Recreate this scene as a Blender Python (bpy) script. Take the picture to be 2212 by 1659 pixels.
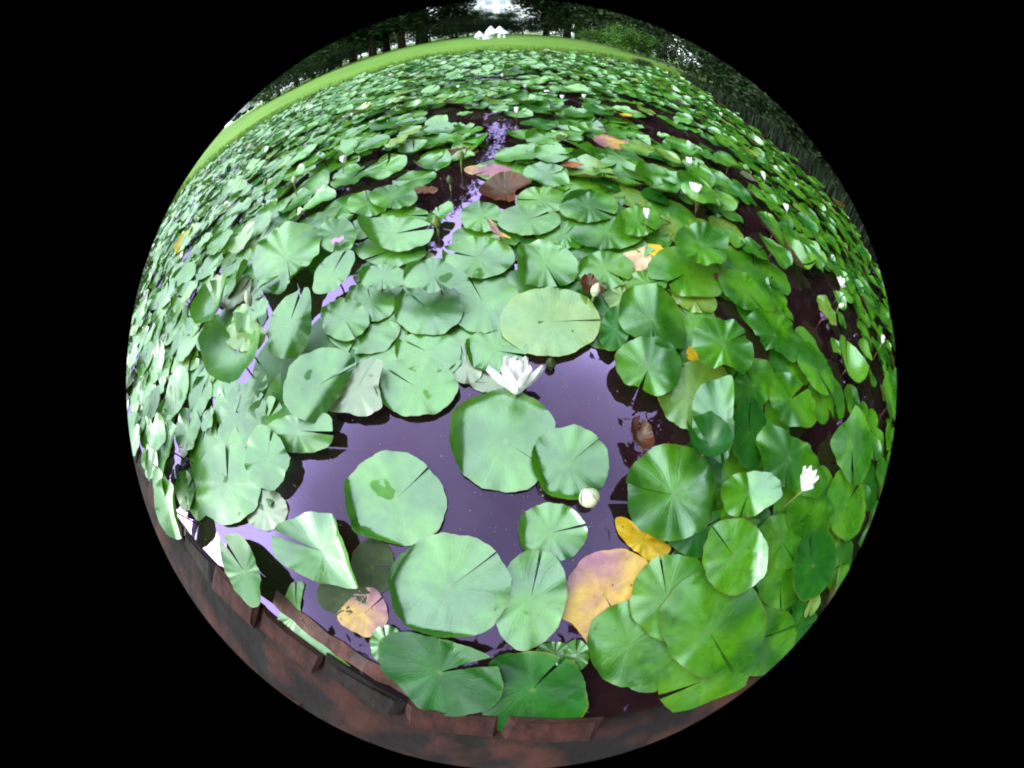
import bpy, math, random
from mathutils import Vector, Matrix, noise
random.seed(7)
PI = math.pi
R_ = math.radians
scene = bpy.context.scene
for o in list(bpy.data.objects):
    bpy.data.objects.remove(o)
col = scene.collection

# ------------------------------------------------------------------ camera
CAM_H = 0.75
PITCH = R_(60.0)
ROLL = R_(0.7)
# clip-on fisheye: view angle as a polynomial of the image radius (radius unit 875 px of 2212)
LC = (1.0503178704749838, -0.3119140832673641, 0.6079594223396225, -0.04994439030687321)
LF = 875.0 * 36 / 2212           # mm on a 36 mm sensor
cam_d = bpy.data.cameras.new('camera')
cam = bpy.data.objects.new('camera', cam_d)
col.objects.link(cam)
scene.camera = cam
fwd = Vector((0, math.cos(PITCH), -math.sin(PITCH)))
up0 = Vector((0, math.sin(PITCH), math.cos(PITCH)))
rt0 = Vector((1, 0, 0))
rt = rt0 * math.cos(ROLL) - up0 * math.sin(ROLL)
up = up0 * math.cos(ROLL) + rt0 * math.sin(ROLL)
M = Matrix((rt, up, -fwd)).transposed().to_4x4()
M.translation = (0, 0, CAM_H)
cam.matrix_world = M
cam_d.type = 'PANO'
cam_d.sensor_width = 36
cam_d.clip_start = 0.01
cam_d.clip_end = 2000
for tgt in (cam_d, getattr(cam_d, 'cycles', None)):
    if tgt is None:
        continue
    try:
        tgt.panorama_type = 'FISHEYE_LENS_POLYNOMIAL'
        tgt.fisheye_fov = R_(137.6)
        tgt.fisheye_polynomial_k0 = 0.0
        for i_, c_ in enumerate(LC):
            setattr(tgt, 'fisheye_polynomial_k%d' % (i_ + 1), -c_ / LF ** (i_ + 1))
    except Exception:
        pass
scene.render.engine = 'CYCLES'
scene.cycles.filter_width = 2.0

# ------------------------------------------------------------------ sky
world = bpy.data.worlds.new('World')
scene.world = world
world.use_nodes = True
nt = world.node_tree
bg = nt.nodes['Background']
sky = nt.nodes.new('ShaderNodeTexSky')
sky.sky_type = 'NISHITA'
sky.sun_disc = False
SUN_EL, SUN_ROT = R_(30), R_(-106)
sky.sun_elevation = SUN_EL
sky.sun_rotation = SUN_ROT
sky.air_density = 1.2
sky.dust_density = 2.0
tc = nt.nodes.new('ShaderNodeTexCoord')
nz = nt.nodes.new('ShaderNodeTexNoise')
nz.inputs['Scale'].default_value = 2.2
nz.inputs['Detail'].default_value = 5
nt.links.new(tc.outputs['Generated'], nz.inputs['Vector'])
cr = nt.nodes.new('ShaderNodeMapRange')
cr.inputs['From Min'].default_value = 0.3
cr.inputs['From Max'].default_value = 0.62
cr.inputs['To Min'].default_value = 0.45
cr.inputs['To Max'].default_value = 0.95
nt.links.new(nz.outputs[0], cr.inputs['Value'])
mx = nt.nodes.new('ShaderNodeMix')
mx.data_type = 'RGBA'
nt.links.new(cr.outputs[0], mx.inputs[0])
nt.links.new(sky.outputs[0], mx.inputs[6])
mx.inputs[7].default_value = (11.5, 12.6, 13.6, 1)     # thin bright overcast
nt.links.new(mx.outputs[2], bg.inputs['Color'])
bg.inputs['Strength'].default_value = 0.12

# ------------------------------------------------------------------ sun
sd = bpy.data.lights.new('sun', 'SUN')
sd.energy = 0.9
sd.angle = R_(34)
sd.color = (1, 0.96, 0.88)
sun = bpy.data.objects.new('sun', sd)
col.objects.link(sun)
az = SUN_ROT
sdir = Vector((math.sin(az) * math.cos(SUN_EL), math.cos(az) * math.cos(SUN_EL), math.sin(SUN_EL)))
sun.rotation_euler = sdir.to_track_quat('Z', 'Y').to_euler()

vs = scene.view_settings
vs.view_transform = 'Standard'
vs.look = 'None'
vs.gamma = 1
vs.use_curve_mapping = False
vs.exposure = 1.38

# ------------------------------------------------------------------ helpers
SK = 1.0                       # all picture notes below are in a 2212 px wide copy


def theta_of(q):
    return q * (LC[0] + q * (LC[1] + q * (LC[2] + q * LC[3])))


def radius_of(t):
    lo, hi = 0.0, 1.6
    for _ in range(26):
        m_ = (lo + hi) / 2
        if theta_of(m_) < t: lo = m_
        else: hi = m_
    return lo * 875.0


def ray(u, v):
    dx = u - 1106.0; dy = 829.5 - v
    r = math.hypot(dx, dy) or 1e-6
    t = theta_of(r / 875.0)
    s, c = math.sin(t), math.cos(t)
    return fwd * c + rt * (s * dx / r) + up * (s * dy / r)


def proj(p):
    d = Vector(p) - Vector((0, 0, CAM_H))
    d.normalize()
    a, b, c = d.dot(rt), d.dot(up), d.dot(fwd)
    r = radius_of(math.acos(max(-1, min(1, c))))
    h = math.hypot(a, b) or 1e-9
    return (1106 + r * a / h, 829.5 - r * b / h)


def hit(u, v, z=0.0, C=None, n=None):
    d = ray(u, v)
    O = Vector((0, 0, CAM_H))
    if n is None:
        n = Vector((0, 0, 1)); C = Vector((0, 0, z))
    den = d.dot(n)
    if abs(den) < 1e-4:
        return None
    k = (C - O).dot(n) / den
    return O + d * k if k > 0 else None


def in_poly(x, y, P):
    c = False
    j = len(P) - 1
    for i in range(len(P)):
        if (P[i][1] > y) != (P[j][1] > y) and x < (P[j][0] - P[i][0]) * (y - P[i][1]) / (P[j][1] - P[i][1]) + P[i][0]:
            c = not c
        j = i
    return c


def tag(o, label=None, cat=None, group=None, kind=None):
    if label: o['label'] = label
    if cat: o['category'] = cat
    if group: o['group'] = group
    if kind: o['kind'] = kind
    return o


def mesh_obj(name, verts, faces, mat, parent=None, smooth=True, uvs=None, matidx=None):
    me = bpy.data.meshes.new(name)
    me.from_pydata([tuple(v) for v in verts], [], faces)
    mats = mat if isinstance(mat, (list, tuple)) else [mat]
    for m in mats:
        me.materials.append(m)
    if matidx:
        me.polygons.foreach_set('material_index', matidx)
    if smooth:
        me.polygons.foreach_set('use_smooth', [True] * len(me.polygons))
    if uvs:
        ul = me.uv_layers.new(name='uv')
        flat = []
        for l in me.loops:
            flat.extend(uvs[l.vertex_index])
        ul.data.foreach_set('uv', flat)
    me.update()
    o = bpy.data.objects.new(name, me)
    col.objects.link(o)
    if parent: o.parent = parent
    return o


def empty(name, loc=(0, 0, 0), rz=0):
    o = bpy.data.objects.new(name, None)
    o.empty_display_size = 0.1
    o.location = loc
    o.rotation_euler = (0, 0, rz)
    col.objects.link(o)
    return o


def copy_thing(root, loc, rz=0, sc=1, label=None, group=None, rot=None):
    r = root.copy(); col.objects.link(r)
    r.location = loc
    r.rotation_euler = rot if rot else (0, 0, rz)
    r.scale = sc if isinstance(sc, (tuple, list)) else (sc, sc, sc)
    if label: r['label'] = label
    if group: r['group'] = group
    for ch in list(root.children):
        c = ch.copy(); col.objects.link(c); c.parent = r
        for g in list(ch.children):
            d = g.copy(); col.objects.link(d); d.parent = c
    return r


def tube(pts, radii, seg=8):
    V, Fc = [], []
    for i, p in enumerate(pts):
        p = Vector(p)
        a = Vector(pts[max(0, i - 1)]); b = Vector(pts[min(len(pts) - 1, i + 1)])
        d = (b - a).normalized()
        x = d.cross(Vector((0.13, 0.9, 0.4))).normalized()
        y = d.cross(x)
        for k in range(seg):
            t = 2 * PI * k / seg
            V.append(p + (x * math.cos(t) + y * math.sin(t)) * radii[i])
    for i in range(len(pts) - 1):
        for k in range(seg):
            a = i * seg + k; b = i * seg + (k + 1) % seg
            Fc.append((a, b, b + seg, a + seg))
    Fc.append(tuple(range(seg))[::-1])
    Fc.append(tuple(range((len(pts) - 1) * seg, len(pts) * seg)))
    return V, Fc


# ------------------------------------------------------------------ materials
def mat(name, color, rough=0.5, ior=1.45, noise_sc=None, var=0.3, bump=0.0, c2=None, spec=0.5):
    m = bpy.data.materials.new(name)
    m.use_nodes = True
    n = m.node_tree
    b = n.nodes['Principled BSDF']
    b.inputs['Base Color'].default_value = (*color, 1)
    b.inputs['Roughness'].default_value = rough
    b.inputs['IOR'].default_value = ior
    b.inputs['Specular IOR Level'].default_value = spec
    if noise_sc:
        t = n.nodes.new('ShaderNodeTexCoord')
        x = n.nodes.new('ShaderNodeTexNoise')
        x.inputs['Scale'].default_value = noise_sc
        x.inputs['Detail'].default_value = 6
        n.links.new(t.outputs['Object'], x.inputs['Vector'])
        r = n.nodes.new('ShaderNodeValToRGB')
        a = c2 or tuple(c * (1 - var) for c in color)
        r.color_ramp.elements[0].color = (*a, 1)
        r.color_ramp.elements[0].position = 0.35
        r.color_ramp.elements[1].color = (*tuple(min(1, c * (1 + var)) for c in color), 1)
        r.color_ramp.elements[1].position = 0.68
        n.links.new(x.outputs[0], r.inputs[0])
        n.links.new(r.outputs[0], b.inputs['Base Color'])
        if bump:
            bp = n.nodes.new('ShaderNodeBump')
            bp.inputs['Strength'].default_value = bump
            bp.inputs['Distance'].default_value = 0.02
            n.links.new(x.outputs[0], bp.inputs['Height'])
            n.links.new(bp.outputs[0], b.inputs['Normal'])
    return m


def pad_mat(name, c1, c2, under=(0.10, 0.035, 0.02), spots=0.18, spot_c=(0.06, 0.015, 0.01), ior=2.5, rough=0.30,
            edge=(0.12, 0.16, 0.01), nsc=7.0, edge_amt=0.5):
    """waxy lily pad: radial veins from the stalk (uv is polar), blotches, rim, reddish underside"""
    m = bpy.data.materials.new(name)
    m.use_nodes = True
    n = m.node_tree
    L = n.links.new
    N = n.nodes.new
    b = n.nodes['Principled BSDF']
    uv = N('ShaderNodeUVMap'); uv.uv_map = 'uv'
    sep = N('ShaderNodeSeparateXYZ'); L(uv.outputs[0], sep.inputs[0])
    def mth(op, a, bb=None, cc=None):
        q = N('ShaderNodeMath'); q.operation = op
        for i, v in enumerate((a, bb, cc)):
            if v is None: continue
            if isinstance(v, (int, float)): q.inputs[i].default_value = v
            else: L(v, q.inputs[i])
        return q.outputs[0]
    x, y = sep.outputs[0], sep.outputs[1]
    rad = mth('SQRT', mth('ADD', mth('MULTIPLY', x, x), mth('MULTIPLY', y, y)))
    ang = mth('ARCTAN2', y, x)
    geo = N('ShaderNodeNewGeometry')
    tcn = N('ShaderNodeTexCoord')
    oi = N('ShaderNodeObjectInfo')
    nzz = N('ShaderNodeTexNoise'); nzz.inputs['Scale'].default_value = nsc; nzz.inputs['Detail'].default_value = 5
    L(geo.outputs['Position'], nzz.inputs['Vector'])
    fine = N('ShaderNodeTexNoise'); fine.inputs['Scale'].default_value = 55; fine.inputs['Detail'].default_value = 4
    L(geo.outputs['Position'], fine.inputs['Vector'])
    wob = mth('MULTIPLY_ADD', nzz.outputs[0], 1.3, ang)
    fr = mth('ABSOLUTE', mth('SUBTRACT', mth('FRACT', mth('MULTIPLY', wob, 17 / (2 * PI))), 0.5))
    vein = mth('MULTIPLY', mth('SUBTRACT', 1.0, N_smooth(n, fr, 0.0, 0.11)), N_smooth(n, rad, 1.0, 0.1))
    fr2 = mth('ABSOLUTE', mth('SUBTRACT', mth('FRACT', mth('MULTIPLY', wob, 46 / (2 * PI))), 0.5))
    vein2 = mth('MULTIPLY', mth('SUBTRACT', 1.0, N_smooth(n, fr2, 0.0, 0.25)), 0.35)
    ramp = N('ShaderNodeMix'); ramp.data_type = 'RGBA'
    L(N_smooth(n, nzz.outputs[0], 0.38, 0.62), ramp.inputs[0])
    ramp.inputs[6].default_value = (*c1, 1); ramp.inputs[7].default_value = (*c2, 1)
    # fine mottling
    mot = N('ShaderNodeMix'); mot.data_type = 'RGBA'; mot.blend_type = 'MULTIPLY'
    mot.inputs[0].default_value = 0.45
    L(ramp.outputs[2], mot.inputs[6])
    grey = N('ShaderNodeMapRange'); grey.inputs['From Min'].default_value = .3; grey.inputs['From Max'].default_value = .7
    grey.inputs['To Min'].default_value = .6; grey.inputs['To Max'].default_value = 1.3
    L(fine.outputs[0], grey.inputs[0])
    L(grey.outputs[0], mot.inputs[7])
    vm = N('ShaderNodeMix'); vm.data_type = 'RGBA'
    L(mth('MULTIPLY', vein, 0.13), vm.inputs[0])
    L(mot.outputs[2], vm.inputs[6]); vm.inputs[7].default_value = (c2[0] * 1.5 + .03, c2[1] * 1.35 + .04, c2[2] + .02, 1)
    # pale eye over the stalk
    eye = N('ShaderNodeMix'); eye.data_type = 'RGBA'
    L(mth('MULTIPLY', mth('SUBTRACT', 1.0, N_smooth(n, rad, 0.01, 0.09)), 0.55), eye.inputs[0])
    L(vm.outputs[2], eye.inputs[6]); eye.inputs[7].default_value = (.16, .24, .04, 1)
    # rim
    rm = N('ShaderNodeMix'); rm.data_type = 'RGBA'
    L(mth('MULTIPLY', mth('MULTIPLY', N_smooth(n, rad, 0.93, 1.0), N_smooth(n, nzz.outputs[0], .4, .6)), edge_amt * 1.6), rm.inputs[0])
    L(eye.outputs[2], rm.inputs[6]); rm.inputs[7].default_value = (*edge, 1)
    last = rm.outputs[2]
    # insect holes and rot spots
    vo = N('ShaderNodeTexVoronoi'); vo.inputs['Scale'].default_value = 38
    L(geo.outputs['Position'], vo.inputs['Vector'])
    big = N('ShaderNodeTexNoise'); big.inputs['Scale'].default_value = 6
    L(geo.outputs['Position'], big.inputs['Vector'])
    sp = N('ShaderNodeMix'); sp.data_type = 'RGBA'
    near = mth('SUBTRACT', 1.0, N_smooth(n, vo.outputs['Distance'], 0.05, 0.12))
    L(mth('MULTIPLY', near, mth('MULTIPLY', N_smooth(n, big.outputs[0], 0.56 - spots * .2, 0.62 - spots * .2), 0.9)), sp.inputs[0])
    L(last, sp.inputs[6]); sp.inputs[7].default_value = (*spot_c, 1)
    # underside
    un = N('ShaderNodeMix'); un.data_type = 'RGBA'
    L(geo.outputs['Backfacing'], un.inputs[0])
    L(sp.outputs[2], un.inputs[6]); un.inputs[7].default_value = (*under, 1)
    L(un.outputs[2], b.inputs['Base Color'])
    # wet and dry patches of the wax
    pat = N('ShaderNodeTexNoise'); pat.inputs['Scale'].default_value = 9; pat.inputs['Detail'].default_value = 3
    L(geo.outputs['Position'], pat.inputs['Vector'])
    ro = N('ShaderNodeMapRange'); ro.inputs['From Min'].default_value = .35; ro.inputs['From Max'].default_value = .65
    ro.inputs['To Min'].default_value = rough - .08; ro.inputs['To Max'].default_value = rough + .12
    L(pat.outputs[0], ro.inputs[0]); L(ro.outputs[0], b.inputs['Roughness'])
    wet = N_smooth(n, pat.outputs[0], 0.665, 0.68)
    L(mth('MULTIPLY_ADD', wet, -0.36, 0.5), b.inputs['Specular IOR Level'])
    b.inputs['IOR'].default_value = ior
    b.inputs['Specular Tint'].default_value = (0.76, 1.0, 0.86, 1)
    bpn = N('ShaderNodeBump'); bpn.inputs['Strength'].default_value = 0.13; bpn.inputs['Distance'].default_value = 0.004
    h = mth('ADD', mth('MULTIPLY', mth('ADD', vein, vein2), -0.5), mth('MULTIPLY', nzz.outputs[0], 1.6))
    L(mth('MULTIPLY_ADD', fine.outputs[0], 0.5, h), bpn.inputs['Height'])
    L(bpn.outputs[0], b.inputs['Normal'])
    # a little light comes through the blade
    tr = N('ShaderNodeBsdfTranslucent'); tr.inputs[0].default_value = (c2[0] * 1.5, c2[1] * 1.6, c2[2], 1)
    ms = N('ShaderNodeMixShader'); ms.inputs[0].default_value = 0.12
    out = n.nodes['Material Output']
    L(b.outputs[0], ms.inputs[1]); L(tr.outputs[0], ms.inputs[2]); L(ms.outputs[0], out.inputs[0])
    return m


def N_smooth(n, val, a, b):
    q = n.nodes.new('ShaderNodeMapRange')
    q.interpolation_type = 'SMOOTHSTEP'
    if a > b:
        q.inputs['From Min'].default_value = b; q.inputs['From Max'].default_value = a
        q.inputs['To Min'].default_value = 1; q.inputs['To Max'].default_value = 0
    else:
        q.inputs['From Min'].default_value = a; q.inputs['From Max'].default_value = b
    n.links.new(val, q.inputs['Value'])
    return q.outputs[0]


MP = {
    'g': pad_mat('pad_green', (0.018, 0.120, 0.002), (0.070, 0.26, 0.004)),
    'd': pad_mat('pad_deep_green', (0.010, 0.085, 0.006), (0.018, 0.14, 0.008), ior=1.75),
    'l': pad_mat('pad_light_green', (0.045, 0.21, 0.006), (0.10, 0.29, 0.010)),
    'y': pad_mat('pad_yellow_green', (0.11, 0.25, 0.03), (0.18, 0.30, 0.03), spots=.45, edge=(.3, .32, .02)),
    'Y': pad_mat('pad_yellow', (0.55, 0.36, 0.015), (0.62, 0.45, 0.03), spots=.9, spot_c=(.12, .03, .01), edge=(.35, .16, .02), ior=1.5),
    'P': pad_mat('pad_rotting_pink', (0.36, 0.155, 0.24), (0.66, 0.44, 0.10), spots=.9, edge=(.6, .40, .03), ior=1.5, nsc=6,
                 under=(.3, .1, .1)),
    'b': pad_mat('pad_pale_dull', (0.16, 0.19, 0.10), (0.22, 0.22, 0.13), spots=.3, edge=(.3, .2, .08)),
    'r': pad_mat('pad_reddish', (0.07, 0.02, 0.008), (0.13, 0.035, 0.012), under=(.16, .05, .02), ior=1.5),
    's': pad_mat('pad_sunken', (0.05, 0.07, 0.035), (0.07, 0.10, 0.045), ior=1.3, rough=.6),
}
PKEYS = list(MP)
m_petal = mat('white_petal', (0.93, 0.925, 0.91), 0.45, 1.4)
bn = m_petal.node_tree.nodes['Principled BSDF']
bn.inputs['Subsurface Weight'].default_value = 0.05
bn.inputs['Subsurface Radius'].default_value = (0.01, 0.01, 0.008)
m_sepal = mat('green_sepal', (0.10, 0.20, 0.03), 0.4, 1.5, 60, .3)
m_bud = mat('bud_green', (0.16, 0.25, 0.04), 0.4, 1.5, 40, .35)
m_bud_dark = mat('bud_dark_green', (0.05, 0.09, 0.02), 0.45, 1.5, 60, .4)
m_budw = mat('bud_cream', (0.60, 0.66, 0.42), 0.45, 1.4, 50, .15)
m_stamen = mat('stamen_yellow', (0.75, 0.55, 0.05), 0.5)
m_stalk = mat('stalk_reddish', (0.20, 0.07, 0.05), 0.5, 1.4, 20, .3)
m_stalk_g = mat('stalk_green', (0.12, 0.16, 0.04), 0.5, 1.4, 20, .3)

# ------------------------------------------------------------------ pond shape (metres)
POND = [(-3.4, 0.75), (-3.1, 1.05), (-3.8, 1.75), (-5.2, 2.9), (-6.0, 3.9), (-6.1, 5.2), (-5.2, 6.6), (-3.8, 7.3), (-2.4, 8.15), (-1.1, 8.45),
        (0.3, 8.8), (1.8, 9.5), (3.4, 9.75), (4.6, 9.9), (4.9, 8.6), (4.6, 6.8), (4.3, 5.2), (4.3, 3.8), (4.3, 2.4),
        (3.9, 0.9), (3.2, -0.2), (2.3, -0.56), (1.2, -0.50), (0.5, -0.42), (0.15, -0.39), (-0.16, -0.35), (-0.42, -0.265),
        (-0.72, -0.175), (-1.13, -0.05), (-1.8, 0.17), (-2.6, 0.46)]


def spline(P, k=4):
    n = len(P); out = []
    for i in range(n):
        p0, p1, p2, p3 = [Vector((*P[(i + j) % n][:2], 0)) for j in (-1, 0, 1, 2)]
        for s in range(k):
            t = s / k
            q = 0.5 * ((2 * p1) + (-p0 + p2) * t + (2 * p0 - 5 * p1 + 4 * p2 - p3) * t * t + (-p0 + 3 * p1 - 3 * p2 + p3) * t ** 3)
            out.append((q.x, q.y))
    return out


OUT = spline(POND, 3)
PC = (0.0, 3.2)


def build_ground():
    rings = [(0.0, -0.45), (0.0, -0.02), (0.07, 0.035), (0.35, 0.07), (1.0, 0.13), (2.5, 0.2), (6, 0.28), (14, 0.35), (30, 0.4), (80, 0.5), (250, 0.6), (900, 0.6)]
    V, Fc = [], []
    n = len(OUT)
    for (d, z) in rings:
        for i, (x, y) in enumerate(OUT):
            v = Vector((x - PC[0], y - PC[1]))
            L = v.length
            # outward offset that blends from edge normal towards radial
            a = Vector(OUT[i - 1]); b = Vector(OUT[(i + 1) % n])
            e = (b - a).normalized(); nn = Vector((-e.y, e.x))
            if nn.dot(v) < 0: nn = -nn
            w = min(1, d / 3)
            dirn = (nn * (1 - w) + v / L * w).normalized()
            p = Vector((x, y)) + dirn * d
            zz = z
            if d > .5:
                zz += 0.06 * noise.noise(Vector((p.x * .4, p.y * .4, 0)))
            if p.y < 1.5 and d > 0 and d < 5:      # paved side where one stands
                zz = min(zz, 0.02 + 0.02 * min(1, d))
            V.append((p.x, p.y, zz))
    for r in range(len(rings) - 1):
        for i in range(n):
            j = (i + 1) % n
            Fc.append((r * n + i, r * n + j, (r + 1) * n + j, (r + 1) * n + i))
    Fc.append(tuple(range(n)))
    m = bpy.data.materials.new('lawn_and_soil'); m.use_nodes = True
    nt = m.node_tree; b = nt.nodes['Principled BSDF']; L = nt.links.new
    g = nt.nodes.new('ShaderNodeNewGeometry')
    x = nt.nodes.new('ShaderNodeTexNoise'); x.inputs['Scale'].default_value = 0.8; x.inputs['Detail'].default_value = 8
    L(g.outputs['Position'], x.inputs['Vector'])
    r = nt.nodes.new('ShaderNodeValToRGB')
    r.color_ramp.elements[0].position = .35; r.color_ramp.elements[0].color = (0.075, 0.20, 0.012, 1)
    r.color_ramp.elements[1].position = .7; r.color_ramp.elements[1].color = (0.13, 0.27, 0.022, 1)
    L(x.outputs[0], r.inputs[0])
    sp = nt.nodes.new('ShaderNodeSeparateXYZ'); L(g.outputs['Position'], sp.inputs[0])
    lo = N_smooth(nt, sp.outputs[2], 0.075, 0.05)
    x2 = nt.nodes.new('ShaderNodeTexNoise'); x2.inputs['Scale'].default_value = 7; x2.inputs['Detail'].default_value = 8
    L(g.outputs['Position'], x2.inputs['Vector'])
    r2 = nt.nodes.new('ShaderNodeValToRGB')
    r2.color_ramp.elements[0].position = .46; r2.color_ramp.elements[0].color = (0.006, 0.003, 0.0025, 1)
    r2.color_ramp.elements[1].position = .62; r2.color_ramp.elements[1].color = (0.055, 0.016, 0.010, 1)
    L(x2.outputs[0], r2.inputs[0])
    mxx = nt.nodes.new('ShaderNodeMix'); mxx.data_type = 'RGBA'
    L(lo, mxx.inputs[0]); L(r.outputs[0], mxx.inputs[6]); L(r2.outputs[0], mxx.inputs[7])
    L(mxx.outputs[2], b.inputs['Base Color'])
    b.inputs['Roughness'].default_value = .9
    bm_ = nt.nodes.new('ShaderNodeBump'); bm_.inputs['Strength'].default_value = .8; bm_.inputs['Distance'].default_value = .03
    L(x2.outputs[0], bm_.inputs['Height']); L(bm_.outputs[0], b.inputs['Normal'])
    o = mesh_obj('ground', V, Fc, m)
    tag(o, kind='structure')


build_ground()


def water_mat():
    m = bpy.data.materials.new('pond_water'); m.use_nodes = True
    n = m.node_tree; L = n.links.new; N = n.nodes.new
    n.nodes.remove(n.nodes['Principled BSDF'])
    out = n.nodes['Material Output']
    g = N('ShaderNodeNewGeometry')
    a = N('ShaderNodeTexNoise'); a.inputs['Scale'].default_value = 3.0; a.inputs['Detail'].default_value = 4
    L(g.outputs['Position'], a.inputs['Vector'])
    r = N('ShaderNodeValToRGB')
    r.color_ramp.elements[0].position = .35; r.color_ramp.elements[0].color = (0.014, 0.007, 0.008, 1)
    r.color_ramp.elements[1].position = .7; r.color_ramp.elements[1].color = (0.035, 0.013, 0.017, 1)
    L(a.outputs[0], r.inputs[0])
    murk = N('ShaderNodeBsdfDiffuse'); L(r.outputs[0], murk.inputs[0])
    tr = N('ShaderNodeBsdfTransparent'); tr.inputs[0].default_value = (.75, .55, .45, 1)
    m1 = N('ShaderNodeMixShader'); m1.inputs[0].default_value = 0.62
    L(tr.outputs[0], m1.inputs[1]); L(murk.outputs[0], m1.inputs[2])
    gl = N('ShaderNodeBsdfGlossy'); gl.inputs['Roughness'].default_value = 0.02
    gl.inputs[0].default_value = (0.66, 0.50, 1.0, 1)
    w = N('ShaderNodeTexNoise'); w.inputs['Scale'].default_value = 16; w.inputs['Detail'].default_value = 2
    L(g.outputs['Position'], w.inputs['Vector'])
    bp = N('ShaderNodeBump'); bp.inputs['Strength'].default_value = .035; bp.inputs['Distance'].default_value = .01
    L(w.outputs[0], bp.inputs['Height']); L(bp.outputs[0], gl.inputs['Normal'])
    fr = N('ShaderNodeFresnel'); fr.inputs['IOR'].default_value = 1.62
    mn = N('ShaderNodeMath'); mn.operation = 'MINIMUM'; mn.inputs[1].default_value = 0.30; L(fr.outputs[0], mn.inputs[0])
    m2 = N('ShaderNodeMixShader')
    L(mn.outputs[0], m2.inputs[0]); L(m1.outputs[0], m2.inputs[1]); L(gl.outputs[0], m2.inputs[2])
    L(m2.outputs[0], out.inputs[0])
    return m


o = mesh_obj('water', [(x, y, 0) for x, y in OUT], [tuple(range(len(OUT)))], water_mat(), smooth=False)
tag(o, kind='structure')

# ------------------------------------------------------------------ lily pads
def pad_geometry(boundary, C, n, notch=0.03, curls=(), nA=76, rings=(.12, .3, .5, .66, .78, .88, .95, 1.0), notch_at=0.0,
                 cup=0.0, saddle=(0, 0), lobe=0.012, wav=0.004, seed=0):
    """boundary(phi)->3d point on the pad plane; phi counted in the picture sense used by the caller"""
    rnd = random.Random(seed)
    ph = [rnd.uniform(0, 6.28) for _ in range(4)]
    V = [C.copy()]; UV = [(0, 0)]; Fc = []
    cd = []
    for (c, k, A) in curls:
        b = boundary(R_(c)) - C
        if b.length < 1e-6: continue
        cd.append((b.normalized(), b.length, k, R_(A)))
    rows = []
    for i in range(nA + 1):
        f = i / nA
        phi = notch_at + notch + f * (2 * PI - 2 * notch)
        b = boundary(phi) - C
        row = []
        for t in rings:
            irr = 1 + t * t * (0.014 * math.sin(7 * phi + ph[0]) + 0.010 * math.sin(13 * phi + ph[1]) + 0.006 * math.sin(29 * phi + ph[2]))
            p = b * (t * irr)
            z = cup * t * t * b.length + saddle[0] * t * t * b.length * math.cos(2 * (phi - saddle[1]))
            z += wav * t ** 3 * (math.sin(5 * phi + ph[3]) + .6 * math.sin(11 * phi + ph[0]))
            # lobes at the notch rise over each other
            z += lobe * t * t * math.exp(-((f) / 0.05) ** 2) * 1.0 + lobe * .15 * t * t * math.exp(-((1 - f) / 0.05) ** 2)
            q = p.copy()
            for (e, Rr, k, A) in cd:
                s = p.dot(e) / Rr
                if s > k:
                    ov = (s - k) * Rr
                    w = min(1, (s - k) / 0.07)
                    AA = A * w
                    q -= e * ov * (1 - math.cos(AA))
                    z += ov * math.sin(AA)
            row.append(len(V))
            V.append(C + q + n * z)
            an = f * 2 * PI
            UV.append((t * math.cos(an), t * math.sin(an)))
        rows.append(row)
    for i in range(nA):
        a, b = rows[i], rows[i + 1]
        Fc.append((0, a[0], b[0]))
        for k in range(len(rings) - 1):
            Fc.append((a[k], a[k + 1], b[k + 1], b[k]))
    # keep top side up
    f = Fc[0]
    nn = (V[f[1]] - V[f[0]]).cross(V[f[2]] - V[f[0]])
    if nn.dot(n) < 0:
        Fc = [tuple(reversed(q)) for q in Fc]
    return V, Fc, UV


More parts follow.
